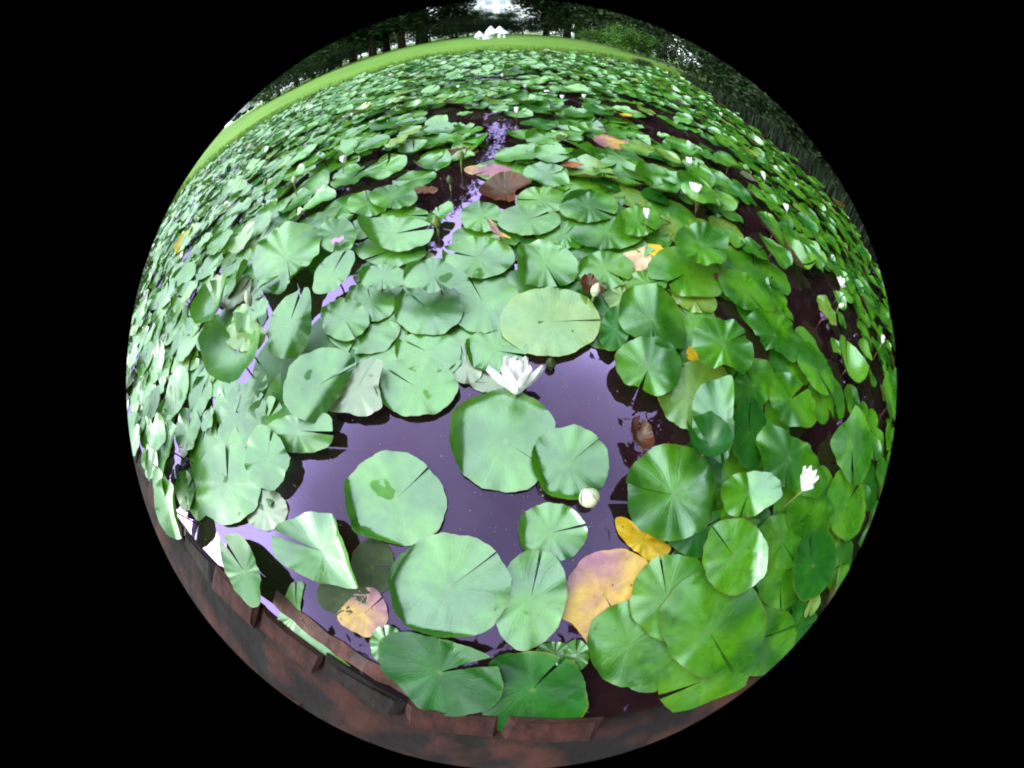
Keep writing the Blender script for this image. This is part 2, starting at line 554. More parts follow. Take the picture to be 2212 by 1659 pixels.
def hand_pad(sp):
    """sp: cx cy rx ry rot notch mat z tilt=(dir,deg) curls label"""
    cx, cy = sp['c']
    z0 = sp.get('z', 0.004)
    C = hit(cx, cy, z0)
    td, ta = sp.get('tilt', (0, 0))
    ax = Matrix.Rotation(R_(td), 3, 'Z') @ Vector((1, 0, 0))     # downhill direction
    n = (Vector((0, 0, 1)) * math.cos(R_(ta)) + ax * math.sin(R_(ta))).normalized()
    if 'poly' in sp:
        P = spline(sp['poly'], 6)
        def rad(phi):
            dx, dy = math.cos(phi), -math.sin(phi)
            best = None
            for i in range(len(P)):
                x1, y1 = P[i - 1][0] - cx, P[i - 1][1] - cy
                x2, y2 = P[i][0] - cx, P[i][1] - cy
                den = dx * (y2 - y1) - dy * (x2 - x1)
                if abs(den) < 1e-9: continue
                s = (x1 * (y2 - y1) - y1 * (x2 - x1)) / den
                u = (x1 * dy - y1 * dx) / den
                if s > 0 and -1e-6 <= u <= 1 + 1e-6:
                    best = s if best is None else max(best, s)
            return best or 10
        def bd(phi):
            r = rad(phi)
            return hit(cx + r * math.cos(phi), cy - r * math.sin(phi), 0, C, n) or C
    else:
        rx, ry = sp['r']; ro = R_(sp.get('rot', 0))
        def bd(phi):
            # point of the ellipse seen at picture angle phi
            a = phi - ro
            k = 1 / math.sqrt((math.cos(a) / rx) ** 2 + (math.sin(a) / ry) ** 2)
            return hit(cx + k * math.cos(phi), cy - k * math.sin(phi), 0, C, n) or C
    V, Fc, UV = pad_geometry(bd, C, n, notch=R_(sp.get('nw', 2.5)), curls=sp.get('curls', ()), notch_at=R_(sp.get('notch', 0)),
                             cup=sp.get('cup', 0.0), saddle=sp.get('saddle', (0, 0)), lobe=sp.get('lobe', .004), wav=sp.get('wav', .0025),
                             seed=hash((cx, cy)) & 0xffff)
    # lift so that nothing dips under the water unless meant to
    if not sp.get('sunk'):
        mz = min(v.z for v in V)
        if mz < 0.0025 and ta < 4:
            V = [Vector((v.x, v.y, max(v.z, 0.0025 + 0.0005 * i % 0.001))) for i, v in enumerate(V)]
        elif mz < 0.002:
            V = [v + Vector((0, 0, 0.002 - mz)) for v in V]
    base = C.copy(); base.z = 0
    V = [v - base for v in V]
    o = mesh_obj('lily_pad', V, Fc, MP[sp.get('m', 'g')], uvs=UV)
    o.location = base
    tag(o, sp['label'], 'lily pad', 'lily pads on the pond')
    return o


H = []
def P_(c, r, label, m='g', z=.004, **k):
    d = dict(c=c, label=label, m=m, z=z); d.update(k)
    if r: d['r'] = r
    H.append(d)

# --- open water in the middle
P_((1093, 955), None, 'large round lily pad just below the big white flower', z=.008, notch=-32, nw=.5,
   poly=[(1000, 872), (1045, 850), (1085, 843), (1130, 850), (1170, 872), (1195, 905), (1200, 945), (1198, 985), (1172, 1030), (1140, 1055), (1100, 1063), (1050, 1055), (1005, 1030), (978, 1000), (964, 960), (963, 925), (972, 897)],
   curls=[(185, .74, 50), (66, .80, 35), (118, .84, 35)])
P_((1228, 1003), (88, 83), 'round lily pad overlapping the large pad below the big flower, closed bud at its rim', z=.014, notch=40, nw=.5, curls=[(192, .70, 50), (262, .78, 40)], saddle=(.03, 1))
P_((855, 1078), None, 'large pale round lily pad alone in the open water at left centre', z=.008, notch=43, nw=.5,
   poly=[(742, 1080), (748, 1040), (775, 1003), (810, 982), (852, 973), (890, 983), (925, 1010), (950, 1040), (964, 1080), (960, 1120), (935, 1155), (895, 1178), (850, 1180), (800, 1176), (770, 1172), (757, 1135), (745, 1115)],
   curls=[(192, .78, 60), (252, .80, 55)], lobe=.007)
P_((970, 1268), (134, 116), 'biggest lily pad in the foreground, green fold along its lower edge', z=.020, notch=36, nw=.5, curls=[(186, .84, 55), (148, .86, 50), (268, .80, 55)], lobe=.010)
P_((1190, 1150), (78, 64), 'small lily pad under the closed white bud, rim torn at right', z=.008, notch=12, nw=2.5, curls=[(180, .74, 50), (232, .82, 40), (35, .82, 40)])
P_((1146, 1295), (76, 110), 'upright oval lily pad tucked behind the biggest foreground pad', z=.014, rot=-14, notch=78, nw=2, cup=.05)
P_((697, 1190), None, 'folded lily pad with one dark green half, left of the open water', z=.03, notch=165, nw=4,
   poly=[(612, 1140), (650, 1112), (690, 1106), (715, 1110), (738, 1130), (755, 1170), (775, 1230), (778, 1268), (740, 1270), (690, 1262), (640, 1238), (617, 1210), (612, 1175)],
   curls=[(232, .12, 38), (15, .70, 45)], tilt=(200, 8))
P_((897, 835), (92, 64), 'round lily pad at the top left edge of the open water', z=.016, notch=148, nw=2.5, curls=[(188, .80, 45), (215, .86, 40)])
P_((1188, 695), (109, 75), 'flat yellow-green lily pad with pinprick holes above the open water', m='y', z=.016, notch=2, nw=.8, lobe=.002, wav=.001)
P_((925, 668), (76, 56), 'shaded lily pad lying under the raised pointed pad', z=.018, notch=140, nw=3, curls=[(180, .80, 50)])
P_((924, 760), (72, 46), 'lily pad with a row of tiny holes above the round pad by open water', z=.014, notch=155, nw=3, curls=[(180, .85, 40)], m='g')
P_((935, 772), (62, 46), 'lower lily pad peeping from beneath the holed pad', z=.009, notch=160)
P_((1070, 757), (68, 48), 'lily pad with a drowned right edge just behind the big flower', z=.012, notch=-10, nw=2, curls=[(190, .80, 50)])
P_((1008, 786), (38, 44), 'narrow dull lily pad squeezed behind the big flower at left', m='b', z=.007, notch=90)
P_((1055, 826), (40, 22), 'pale half sunken lily pad left of the big white flower', m='b', z=.003, notch=180, wav=.001)
P_((1045, 655), (80, 64), 'light lily pad touching the left of the yellow-green pad', z=.012, notch=120, nw=2)
P_((936, 594), (72, 38), 'raised pointed lily pad casting shade on the pad below', z=.075, notch=-60, tilt=(-70, 14), curls=[(165, .85, 45), (130, .85, 30)],
   poly=[(868, 598), (880, 575), (910, 562), (950, 558), (985, 580), (1012, 600), (985, 617), (935, 632), (905, 622), (880, 620)])
P_((826, 598), (52, 27), 'raised lily pad left of the pointed one', z=.06, notch=-90, curls=[(170, .7, 45)], tilt=(-60, 10))
P_((1032, 556), (80, 45), 'broad lily pad above the gap of violet water', z=.022, notch=170, nw=3, curls=[(182, .88, 50)])
P_((1178, 570), None, 'lily pad with a dark curled left side, centre of the picture top half', z=.020, notch=-60,
   poly=[(1107, 580), (1108, 550), (1120, 530), (1150, 521), (1190, 525), (1230, 545), (1250, 575), (1245, 600), (1215, 617), (1170, 619), (1125, 618), (1108, 600)],
   curls=[(180, .66, 55), (75, .84, 35)], saddle=(.05, .6))
P_((1308, 583), (62, 41), 'pale lily pad beside the brown leaf with a green bud', z=.012, notch=-30, nw=4, curls=[(160, .82, 45)], m='l')
P_((845, 541), (76, 34), 'smooth lily pad behind the raised pointed pad', z=.018, notch=200)
P_((800, 652), (54, 44), 'shaded lily pad at the left end of the central group', z=.014, notch=100, curls=[(185, .8, 40)], m='g')
P_((785, 706), (80, 60), 'large smooth lily pad above the drooping grey pad', z=.009, notch=-115, nw=7)
P_((745, 690), (52, 46), 'lily pad overlapping the large smooth pad from the left', z=.022, notch=-60, curls=[(185, .8, 30)])
P_((772, 838), None, 'grey drooping lily pad with a dark reflection under its edge', m='b', z=.035, notch=60, tilt=(-100, 9),
   poly=[(708, 884), (725, 845), (765, 795), (800, 775), (828, 783), (818, 830), (824, 880), (790, 898), (750, 893)])
P_((688, 832), None, 'raised folded lily pad left of the grey drooping one', z=.07, notch=30, nw=3, tilt=(-35, 10),
   poly=[(611, 850), (622, 800), (655, 765), (700, 752), (745, 757), (766, 778), (755, 812), (725, 862), (690, 905), (672, 912), (640, 900), (618, 880)],
   curls=[(-38, .42, -35)])
P_((626, 697), None, 'tall folded lily pad standing above a black gap at left', z=.09, notch=70, tilt=(-60, 12),
   poly=[(580, 700), (595, 665), (630, 635), (664, 621), (672, 660), (668, 710), (650, 755), (618, 773), (585, 765), (578, 735)],
   curls=[(-15, .35, -30)])
P_((645, 930), None, 'lily pad with a folded front lobe beside the black reflection', z=.045, notch=-5, nw=3, tilt=(-80, 8),
   poly=[(570, 930), (600, 905), (640, 893), (690, 890), (718, 905), (715, 950), (690, 972), (630, 977), (592, 962)], curls=[(268, .15, -20)])
P_((577, 990), None, 'narrow lily pad standing on edge left of the open water', z=.05, notch=80, tilt=(-40, 10),
   poly=[(530, 985), (540, 940), (562, 918), (590, 930), (612, 960), (625, 1000), (605, 1045), (585, 1060), (548, 1045), (532, 1020)])
P_((575, 1102), (46, 44), 'small pale pad floating free at the left of the open water', m='b', z=.005, notch=120, nw=2)
P_((492, 1045), (72, 88), 'big blanched lily pad at the lower left drift', z=.014, notch=90, nw=3, m='g')
P_((515, 765), None, 'rolled cup shaped lily pad with dark hollow at left', z=.11, notch=100, nw=12, cup=.55, m='g', tilt=(-45, 12),
   poly=[(452, 770), (465, 730), (500, 700), (545, 700), (577, 735), (572, 790), (540, 835), (505, 842), (470, 825)])
P_((530, 725), (45, 34), 'yellowish lily pad arched over the rolled cup pad', m='y', z=.13, notch=60, tilt=(-60, 20))
P_((528, 1236), None, 'lily pad standing on edge over the brown pond rim at lower left', z=.055, notch=120, tilt=(150, 20), m='d',
   poly=[(483, 1175), (505, 1158), (530, 1165), (556, 1210), (572, 1270), (566, 1310), (545, 1312), (515, 1280), (490, 1230)], cup=.1)
P_((790, 1322), None, 'yellow and pink rotting pad under the foreground pads at left', m='P', z=.003, notch=40,
   poly=[(727, 1335), (750, 1300), (785, 1270), (815, 1275), (835, 1310), (836, 1345), (800, 1376), (760, 1362)])
P_((640, 1330), None, 'thin sunken pad curving along the pond rim at lower left', m='l', z=.003, notch=90, nw=1,
   poly=[(618, 1285), (640, 1255), (660, 1265), (650, 1300), (655, 1345), (690, 1390), (770, 1440), (700, 1420), (640, 1385), (600, 1350)])
P_((742, 1285), (58, 44), 'sunken grey-green pad below the folded pad at lower left', m='s', z=.002, notch=0, wav=.0005)
P_((805, 1225), (48, 62), 'sunken pad between the two big left pads', m='s', z=.0025, notch=0, wav=.0005)
P_((950, 1452), None, 'wide shaded lily pad at the bottom with a pale crease', m='d', z=.014, notch=15, nw=5, cup=.04,  # deep green stands in for shade from whoever stands at the rim
   poly=[(818, 1400), (835, 1370), (880, 1366), (960, 1380), (1040, 1395), (1080, 1420), (1090, 1470), (1070, 1520), (1000, 1545), (920, 1535), (870, 1490), (830, 1450)],
   curls=[(30, .55, 30)])
P_((835, 1392), (36, 42), 'small lily pad edge sticking out left of the wide bottom pad', z=.009, notch=100, m='g')
P_((1150, 1490), None, 'dark shaded lily pad at the very bottom of the pond', m='d', z=.010, notch=50, nw=3,  # shade at the rim is put into the darker pad colour
   poly=[(1030, 1500), (1060, 1430), (1110, 1405), (1190, 1400), (1245, 1430), (1268, 1490), (1262, 1545), (1220, 1580), (1130, 1592), (1060, 1565)],
   curls=[(48, .35, 25)])
P_((1245, 1415), (28, 34), 'small bright green pad between the bottom pads', m='l', z=.006, notch=90)
P_((1200, 1412), (45, 26), 'half hidden pad behind the dark bottom pad', m='g', z=.005, notch=90)
P_((1362, 1392), (97, 93), 'round lily pad at lower right with a straight crease', m='g', z=.010, notch=38, nw=.5, curls=[(200, .82, 40)])
P_((1440, 1288), None, 'mottled lily pad right of the pink rotting pad', m='l', z=.022, notch=100, nw=2,
   poly=[(1362, 1290), (1378, 1240), (1415, 1205), (1470, 1198), (1520, 1220), (1535, 1290), (1500, 1360), (1440, 1385), (1390, 1362), (1366, 1330)])
P_((1532, 1365), None, 'broad flat lily pad at lower right with a dark reflection on it', m='g', z=.034, notch=-60, nw=2, wav=.004,
   poly=[(1424, 1340), (1445, 1285), (1500, 1240), (1570, 1235), (1640, 1290), (1655, 1370), (1610, 1440), (1540, 1465), (1485, 1450), (1440, 1395)])
P_((1520, 1470), (104, 72), 'lily pad under the broad flat one at the lower right rim', m='l', z=.009, rot=20, notch=200)
P_((1640, 1380), (85, 75), 'lily pad between the broad flat pad and the lens edge at lower right', m='g', z=.012, rot=45, notch=20)
P_((1390, 1165), None, 'bright yellow dying lily pad with brown specks', m='Y', z=.006, notch=60,
   poly=[(1330, 1120), (1352, 1118), (1395, 1150), (1446, 1178), (1435, 1205), (1405, 1212), (1365, 1185), (1345, 1165), (1332, 1145)])
P_((1305, 1285), None, 'big pink and yellow rotting lily pad in the right foreground', m='P', z=.003, notch=-60, nw=3, wav=.001,
   poly=[(1212, 1300), (1235, 1235), (1280, 1195), (1345, 1187), (1402, 1215), (1390, 1260), (1345, 1320), (1290, 1365), (1272, 1395), (1240, 1350), (1208, 1330)])
P_((1455, 1068), None, 'large glossy lily pad with crinkled centre right of the open water', z=.045, notch=172, nw=1.5, cup=.10, lobe=.02, wav=.005,
   poly=[(1350, 1090), (1347, 1050), (1362, 1010), (1400, 975), (1450, 964), (1500, 975), (1540, 1010), (1558, 1060), (1552, 1110), (1520, 1145), (1465, 1168), (1405, 1165), (1370, 1135)],
   curls=[(12, .72, -30), (-35, .70, -30)])
P_((1503, 1150), None, 'dark folded pad below the large glossy pad', z=.022, m='d', notch=30,
   poly=[(1445, 1170), (1500, 1140), (1540, 1105), (1568, 1110), (1560, 1150), (1545, 1195), (1500, 1205), (1465, 1190)])
P_((1585, 1202), None, 'smooth bright lily pad with a pale folded right side', z=.065, m='g', notch=125, nw=2, tilt=(-120, 6),
   poly=[(1518, 1210), (1530, 1150), (1565, 1122), (1610, 1122), (1645, 1150), (1656, 1210), (1645, 1245), (1610, 1278), (1570, 1285), (1535, 1260)],
   curls=[(15, .72, 55)])
P_((1616, 1066), None, 'lily pad with a pale raised corner above the smooth bright pad', z=.06, m='g', notch=-110,
   poly=[(1556, 1060), (1580, 1028), (1625, 1020), (1660, 1035), (1678, 1075), (1650, 1100), (1620, 1118), (1575, 1110)], curls=[(25, .1, 30)])
P_((1535, 962), None, 'dark rolled funnel of a young reddish pad', z=.085, m='d', notch=150, nw=10, cup=.9, tilt=(150, 25),
   poly=[(1484, 940), (1505, 925), (1540, 918), (1570, 940), (1578, 975), (1560, 1005), (1525, 1010), (1498, 985)])
P_((1545, 903), None, 'tall folded lily pad behind the dark funnel', z=.075, m='g', notch=-80, nw=2, tilt=(180, 10),
   poly=[(1495, 910), (1500, 855), (1530, 823), (1565, 820), (1587, 835), (1586, 900), (1584, 960), (1560, 1000), (1520, 970), (1500, 945)],
   curls=[(5, .45, 50)])
P_((1618, 935), (38, 78), 'shadowed pad right of the tall folded pad', z=.045, m='d', notch=90, tilt=(-20, 15))
P_((1563, 745), None, 'raised glossy lily pad with wavy bottom at right', z=.065, m='g', notch=28, nw=1.5, wav=.007,
   poly=[(1497, 745), (1502, 705), (1530, 686), (1565, 688), (1605, 708), (1618, 740), (1630, 770), (1615, 800), (1595, 806), (1565, 790), (1530, 793), (1508, 775)])
P_((1400, 797), None, 'heart-like lily pad with cleft pointing down, right of the open water', z=.038, m='g', notch=-112, nw=5, cup=.06,
   poly=[(1327, 790), (1335, 755), (1370, 735), (1420, 730), (1455, 745), (1476, 785), (1465, 830), (1430, 856), (1395, 850), (1372, 838), (1345, 825)],
   curls=[(-5, .55, -18)])
P_((1410, 690), None, 'creased lily pad above the heart-like one', z=.034, m='g', notch=-90, nw=2, cup=.05,
   poly=[(1335, 680), (1340, 640), (1375, 621), (1420, 622), (1465, 645), (1490, 700), (1485, 740), (1455, 755), (1400, 742), (1355, 722)],
   curls=[(155, .8, 35), (-10, .2, -16)], saddle=(.06, 1.57))
P_((1328, 712), (32, 52), 'dark narrow lily pad poking out behind the creased pad', z=.018, m='d', rot=-15, notch=0, cup=.1)
P_((1484, 855), None, 'yellow-green lily pad beneath the tall folded pad', z=.010, m='y', notch=-30, nw=2,
   poly=[(1420, 860), (1430, 810), (1465, 785), (1520, 780), (1570, 800), (1575, 860), (1540, 920), (1490, 930), (1445, 905)])
P_((1508, 772), (30, 18), 'yellow tip of a dying pad under the raised glossy pad', m='Y', z=.006, rot=-40, notch=0)
P_((1480, 592), None, 'light lily pad with one brown rot hole at right', z=.020, m='l', notch=-150, nw=5,
   poly=[(1400, 575), (1420, 545), (1465, 531), (1520, 545), (1555, 590), (1560, 630), (1520, 642), (1460, 635), (1435, 605), (1405, 600)])
P_((1500, 645), (52, 28), 'yellowing pad corner under the rot hole pad', z=.008, m='y', rot=-20, notch=-60)
P_((1395, 612), (46, 28), 'small light pad beside the rot hole pad', z=.012, m='l', notch=10)
P_((1345, 642), (40, 26), 'pale yellow pad fragment above the dark narrow pad', z=.009, m='y', notch=150)
P_((1513, 531), None, 'bright raised lily pad with pale sheen and side cleft', z=.085, m='g', notch=-12, nw=2, cup=.08, wav=.006,
   poly=[(1456, 530), (1465, 500), (1495, 487), (1535, 490), (1565, 510), (1571, 545), (1560, 570), (1530, 577), (1490, 562), (1465, 550)])
P_((1313, 503), (82, 35), 'wide flat lily pad above the violet gap right of centre', z=.018, m='g', notch=-110, nw=1.5)
P_((1377, 478), (52, 32), 'lily pad with a dark left curl near the upper right', z=.035, m='g', notch=-30, curls=[(170, .7, 45)])
P_((1272, 446), (64, 34), 'lily pad with a long dark curled top edge', z=.028, m='g', notch=-20, curls=[(150, .72, 50)])
P_((1142, 475), (68, 33), 'flat pale lily pad right of the pink curled leaf', z=.022, m='g', notch=20, wav=.001)
P_((1040, 468), (46, 33), 'lily pad left of the pink curled leaf', z=.016, m='g', notch=-20)
P_((1218, 508), (62, 30), 'pale lily pad under the wide flat one', z=.010, m='l', notch=40)
P_((1170, 432), (56, 29), 'light lily pad right of the brown upturned leaf', z=.012, m='l', notch=180)
P_((852, 505), None, 'creased lily pad above a violet water gap at upper left', z=.045, m='g', notch=10, nw=3, tilt=(-80, 6),
   poly=[(768, 505), (775, 480), (815, 468), (870, 470), (922, 480), (936, 500), (920, 525), (870, 543), (820, 535), (785, 525)], curls=[(205, .6, 45)])
P_((795, 440), (46, 27), 'lily pad at the left of the upper dark channel', z=.018, m='g', notch=100, curls=[(20, .75, 35)])
P_((850, 425), (52, 26), 'thick double lily pad beside the upper dark channel', z=.035, m='g', notch=-100)
P_((875, 466), (52, 20), 'pale lily pad beside the two green buds', z=.012, m='l', notch=0)
P_((950, 465), (34, 14), 'small bright curled pad with a green bud in front', z=.03, m='l', rot=35, notch=0, cup=.2)
P_((620, 560), None, 'wide pale lily pad with dark knobs at upper left', z=.06, m='g', notch=-80, wav=.008,
   poly=[(548, 590), (552, 540), (585, 500), (640, 480), (690, 495), (690, 550), (665, 600), (620, 632), (570, 630)], curls=[(-30, .7, 40)])
P_((728, 508), (42, 38), 'lily pad with a violet petal scrap on it', z=.055, m='g', notch=-100)
P_((718, 590), None, 'upright oval lily pad over a black gap at left', z=.07, m='g', notch=60, tilt=(-60, 12),
   poly=[(675, 620), (685, 580), (715, 550), (760, 540), (765, 565), (745, 605), (710, 632), (685, 635)])
# --- right side
P_((1608, 624), None, 'long lily pad slanting along the black channel at right', z=.03, m='g', notch=-50, nw=1.2,
   poly=[(1550, 600), (1575, 580), (1610, 590), (1650, 620), (1674, 660), (1665, 678), (1625, 672), (1580, 650)])
P_((1672, 724), None, 'bright lily pad with wavy rim beyond the black channel', z=.035, m='g', notch=-150, nw=1.2, wav=.007,
   poly=[(1614, 690), (1635, 668), (1670, 670), (1710, 700), (1730, 740), (1720, 778), (1690, 765), (1650, 748), (1630, 715)])
P_((1764, 800), None, 'lily pad with a pale patch at the end of the wavy pad', z=.04, m='g', notch=-60, nw=2,
   poly=[(1722, 745), (1750, 740), (1780, 770), (1800, 815), (1798, 850), (1770, 850), (1745, 820), (1725, 785)])
P_((1708, 862), None, 'cleft lily pad between two black channels at right', z=.04, m='g', notch=40, nw=8, wav=.006,
   poly=[(1657, 830), (1680, 799), (1715, 815), (1745, 840), (1765, 890), (1755, 922), (1715, 922), (1685, 905), (1668, 870)])
P_((1705, 990), None, 'large bright lily pad left of the tall white flower', z=.045, m='g', notch=-100, nw=1, wav=.006,
   poly=[(1636, 950), (1655, 915), (1690, 930), (1730, 950), (1765, 985), (1783, 1040), (1760, 1075), (1710, 1060), (1665, 1040), (1645, 1000)])
P_((1628, 832), (42, 60), 'lily pad squeezed between the raised glossy pad and the cleft pad', z=.03, m='g', rot=-20, notch=120)
P_((1840, 965), None, 'narrow upright lily pad near the right lens edge', z=.07, m='g', notch=-90, tilt=(200, 15),
   poly=[(1795, 950), (1835, 900), (1850, 875), (1872, 910), (1885, 960), (1875, 1020), (1845, 1050), (1815, 1010)])
P_((1828, 1090), (42, 78), 'tall lily pad below the narrow upright one by the right edge', z=.03, m='l', notch=60)
P_((1750, 1110), (52, 52), 'round lily pad behind the white flower stalk', z=.03, m='g', notch=-140)
P_((1756, 1222), None, 'dark lily pad at the far right bottom curve', z=.05, m='d', notch=100, cup=.08,
   poly=[(1708, 1240), (1720, 1180), (1760, 1145), (1795, 1160), (1803, 1215), (1780, 1270), (1740, 1300), (1715, 1285)])
P_((1685, 1250), (54, 66), 'lily pad below the smooth bright pad at right', z=.018, m='g', notch=-90, nw=1.2)
P_((1690, 1170), (58, 60), 'pale green pad under the tall flower stalk', z=.022, m='l', notch=-60)
P_((1598, 1118), (42, 40), 'green pad wedged between the bright pad and the glossy one', z=.030, m='g', notch=0)

# --- curled brown leaves
P_((1272, 612), None, 'upturned brown leaf beside a pale green bud', m='r', z=.02, notch=-90, nw=3, cup=.35,
   poly=[(1253, 612), (1262, 598), (1278, 597), (1292, 612), (1305, 632), (1290, 650), (1262, 640)])
P_((1378, 945), None, 'small rolled reddish leaf rising from the dark water', m='r', z=.04, notch=90, nw=6, cup=.7,
   poly=[(1358, 920), (1370, 912), (1390, 918), (1404, 940), (1405, 968), (1388, 978), (1368, 958)])
P_((1078, 500), None, 'pink curled leaf tip between two flat pads', m='P', z=.03, notch=100, nw=2, cup=.3,
   poly=[(1052, 482), (1062, 484), (1085, 505), (1105, 524), (1080, 518), (1062, 500)])
P_((1090, 415), None, 'brown upturned underside of a dying leaf in the upper centre', m='r', z=.010, notch=90, nw=1, cup=.12,
   poly=[(1035, 420), (1050, 395), (1095, 376), (1130, 385), (1148, 400), (1115, 412), (1110, 438), (1060, 432)])

P_((1055, 368), (52, 14), 'pale yellow dead pad behind the brown upturned underside', m='P', z=.006, notch=-160, nw=4)
P_((1335, 308), (56, 18), 'pale pinkish dead pad at upper right of centre', m='P', z=.006, notch=-60, rot=-12)
P_((918, 410), (28, 8), 'sliver of reddish pad at the left of the upper dark channel', m='r', z=.008, notch=90)  # thin solid in place of a reddish reflection on the water
P_((1000, 326), (34, 9), 'sliver of reddish pad behind the yellow-green bud', m='r', z=.012, notch=90)  # another underside reflection built as a thin coloured sliver
hand_objs = [hand_pad(s) for s in H]
print('hand pads', len(H))

# --- zones of open water where no pad floats (picture notes)
GAPS = [
    [(430, 1135), (600, 1090), (625, 1040), (700, 905), (830, 890), (990, 835), (1060, 822), (1130, 790), (1150, 745), (1300, 745), (1335, 800), (1420, 875), (1500, 950), (1490, 975), (1385, 985), (1345, 1060), (1340, 1130), (1400, 1200), (1290, 1380), (1180, 1420), (1000, 1390), (830, 1400), (1000, 1640), (700, 1560), (430, 1300)],
    [(915, 385), (1010, 350), (1015, 430), (1000, 500), (925, 530), (940, 470), (895, 430)],
    [(1015, 395), (1140, 380), (1110, 440), (1000, 440)],
    [(675, 600), (770, 590), (760, 640), (670, 680)],
    [(1540, 655), (1600, 680), (1640, 760), (1745, 880), (1790, 960), (1790, 1020), (1755, 960), (1640, 800), (1560, 690)],
    [(1590, 430), (1640, 470), (1655, 540), (1600, 510)],
    [(1690, 590), (1800, 600), (1790, 640), (1740, 655), (1690, 620)],
    [(1720, 660), (1800, 740), (1790, 745), (1700, 670)],
    [(1820, 640), (1850, 760), (1880, 860), (1860, 860), (1820, 740)],
    [(1370, 255), (1440, 268), (1520, 300), (1560, 330), (1480, 315), (1400, 290)],
    [(1200, 207), (1350, 222), (1460, 250), (1440, 256), (1200, 222)],
    [(925, 240), (1000, 240), (1060, 245), (1110, 262), (1085, 335), (1060, 330), (1055, 280), (990, 262), (930, 262)],
    [(1370, 860), (1480, 935), (1490, 975), (1380, 985)],
    [(1270, 1480), (1430, 1470), (1420, 1560), (1260, 1560)],
    [(400, 1300), (700, 1400), (900, 1540), (1000, 1700), (300, 1500)],
]
PADZONE = [(-2.6, 0.45), (-2.9, 1.1), (-3.6, 1.8), (-5.0, 3.0), (-5.6, 3.9), (-5.8, 5.1), (-5.0, 6.2), (-3.6, 7.0), (-2.4, 7.85), (-1.1, 8.2),
           (0.1, 8.5), (1.6, 9.2), (3.4, 9.4), (4.4, 9.6), (4.0, 7.4), (3.4, 5.6), (3.3, 4.4), (3.5, 3.3), (3.6, 2.5), (3.2, 1.3), (2.6, 0.4), (2.0, -0.2), (1.2, -0.42), (1.0, -0.40), (0.5, -0.36), (0, -0.33), (-0.8, -0.12), (-1.4, 0.08)]


def in_hand(x, y, k=0.72):
    for s in H:
        if s.get('sunk'): continue
        cx, cy = s['c']
        if 'r' in s:
            rx, ry = s['r']
        else:
            xs = [p[0] for p in s['poly']]; ys = [p[1] for p in s['poly']]
            rx, ry = (max(xs) - min(xs)) / 2, (max(ys) - min(ys)) / 2
            cx, cy = (max(xs) + min(xs)) / 2, (max(ys) + min(ys)) / 2
        if ((x - cx) / rx) ** 2 + ((y - cy) / ry) ** 2 < k * k * 1.6:
            return True
    return False


cells = {}
cand = []
rnd = random.Random(21)
def try_add(x, y, r, sep):
    cs = 0.25
    ix, iy = int(math.floor(x / cs)), int(math.floor(y / cs))
    for a in range(ix - 2, ix + 3):
        for b in range(iy - 2, iy + 3):
            for q in cells.get((a, b), ()):
                if (q[0] - x) ** 2 + (q[1] - y) ** 2 < (sep * (q[2] + r)) ** 2:
                    return False
    cells.setdefault((ix, iy), []).append((x, y, r))
    return True


for k in range(110000):
    x = rnd.uniform(-6.0, 4.8); y = rnd.uniform(-0.45, 9.8)
    if k < 25000:
        x = rnd.uniform(-3.2, 3.0); y = rnd.uniform(-.45, 3)
    if not in_poly(x, y, PADZONE): continue
    r = rnd.choice((.075, .09, .10, .105, .115, .125)) * (1 if y < 2.2 else .88) * (1.0 if rnd.random() > .1 else .6)
    u, v = proj((x, y, 0.02))
    if (u - 1106) ** 2 + (v - 829) ** 2 > 900 ** 2: continue
    if any(in_poly(u, v, g) for g in GAPS): continue
    if in_hand(u, v): continue
    # thin the drift a little in places so dark water shows
    dens = noise.noise(Vector((x * 0.9, y * 0.9, 3)))
    side = x > 1.2
    sep = (0.54 if x < 1.0 else .6) if dens > -0.3 else 0.8
    if side: sep += 0.05
    if not try_add(x, y, r, sep): continue
    # reject pads whose rim would hang over open water in the picture
    bad = False
    for a in range(6):
        uu, vv = proj((x + r * .5 * math.cos(a * 1.047), y + r * .5 * math.sin(a * 1.047), .01))
        if any(in_poly(uu, vv, g) for g in GAPS): bad = True; break
    if bad: continue
    cand.append((x, y, r, u, v))


def pad_stalk(o, C, sd):
    rr = random.Random(sd)
    d = Vector((rr.uniform(-.04, .04), rr.uniform(-.04, .04), 0))
    v, f = tube([Vector((0, 0, C - .002)), d * .4 + Vector((0, 0, C * .5)), d + Vector((0, 0, -.12))], [.0028, .003, .003], 6)
    mesh_obj('stalk', v, f, m_stalk, o)


for o_, s_ in zip(hand_objs, H):
    if s_.get('z', 0) >= .03: pad_stalk(o_, s_['z'], len(s_['label']))


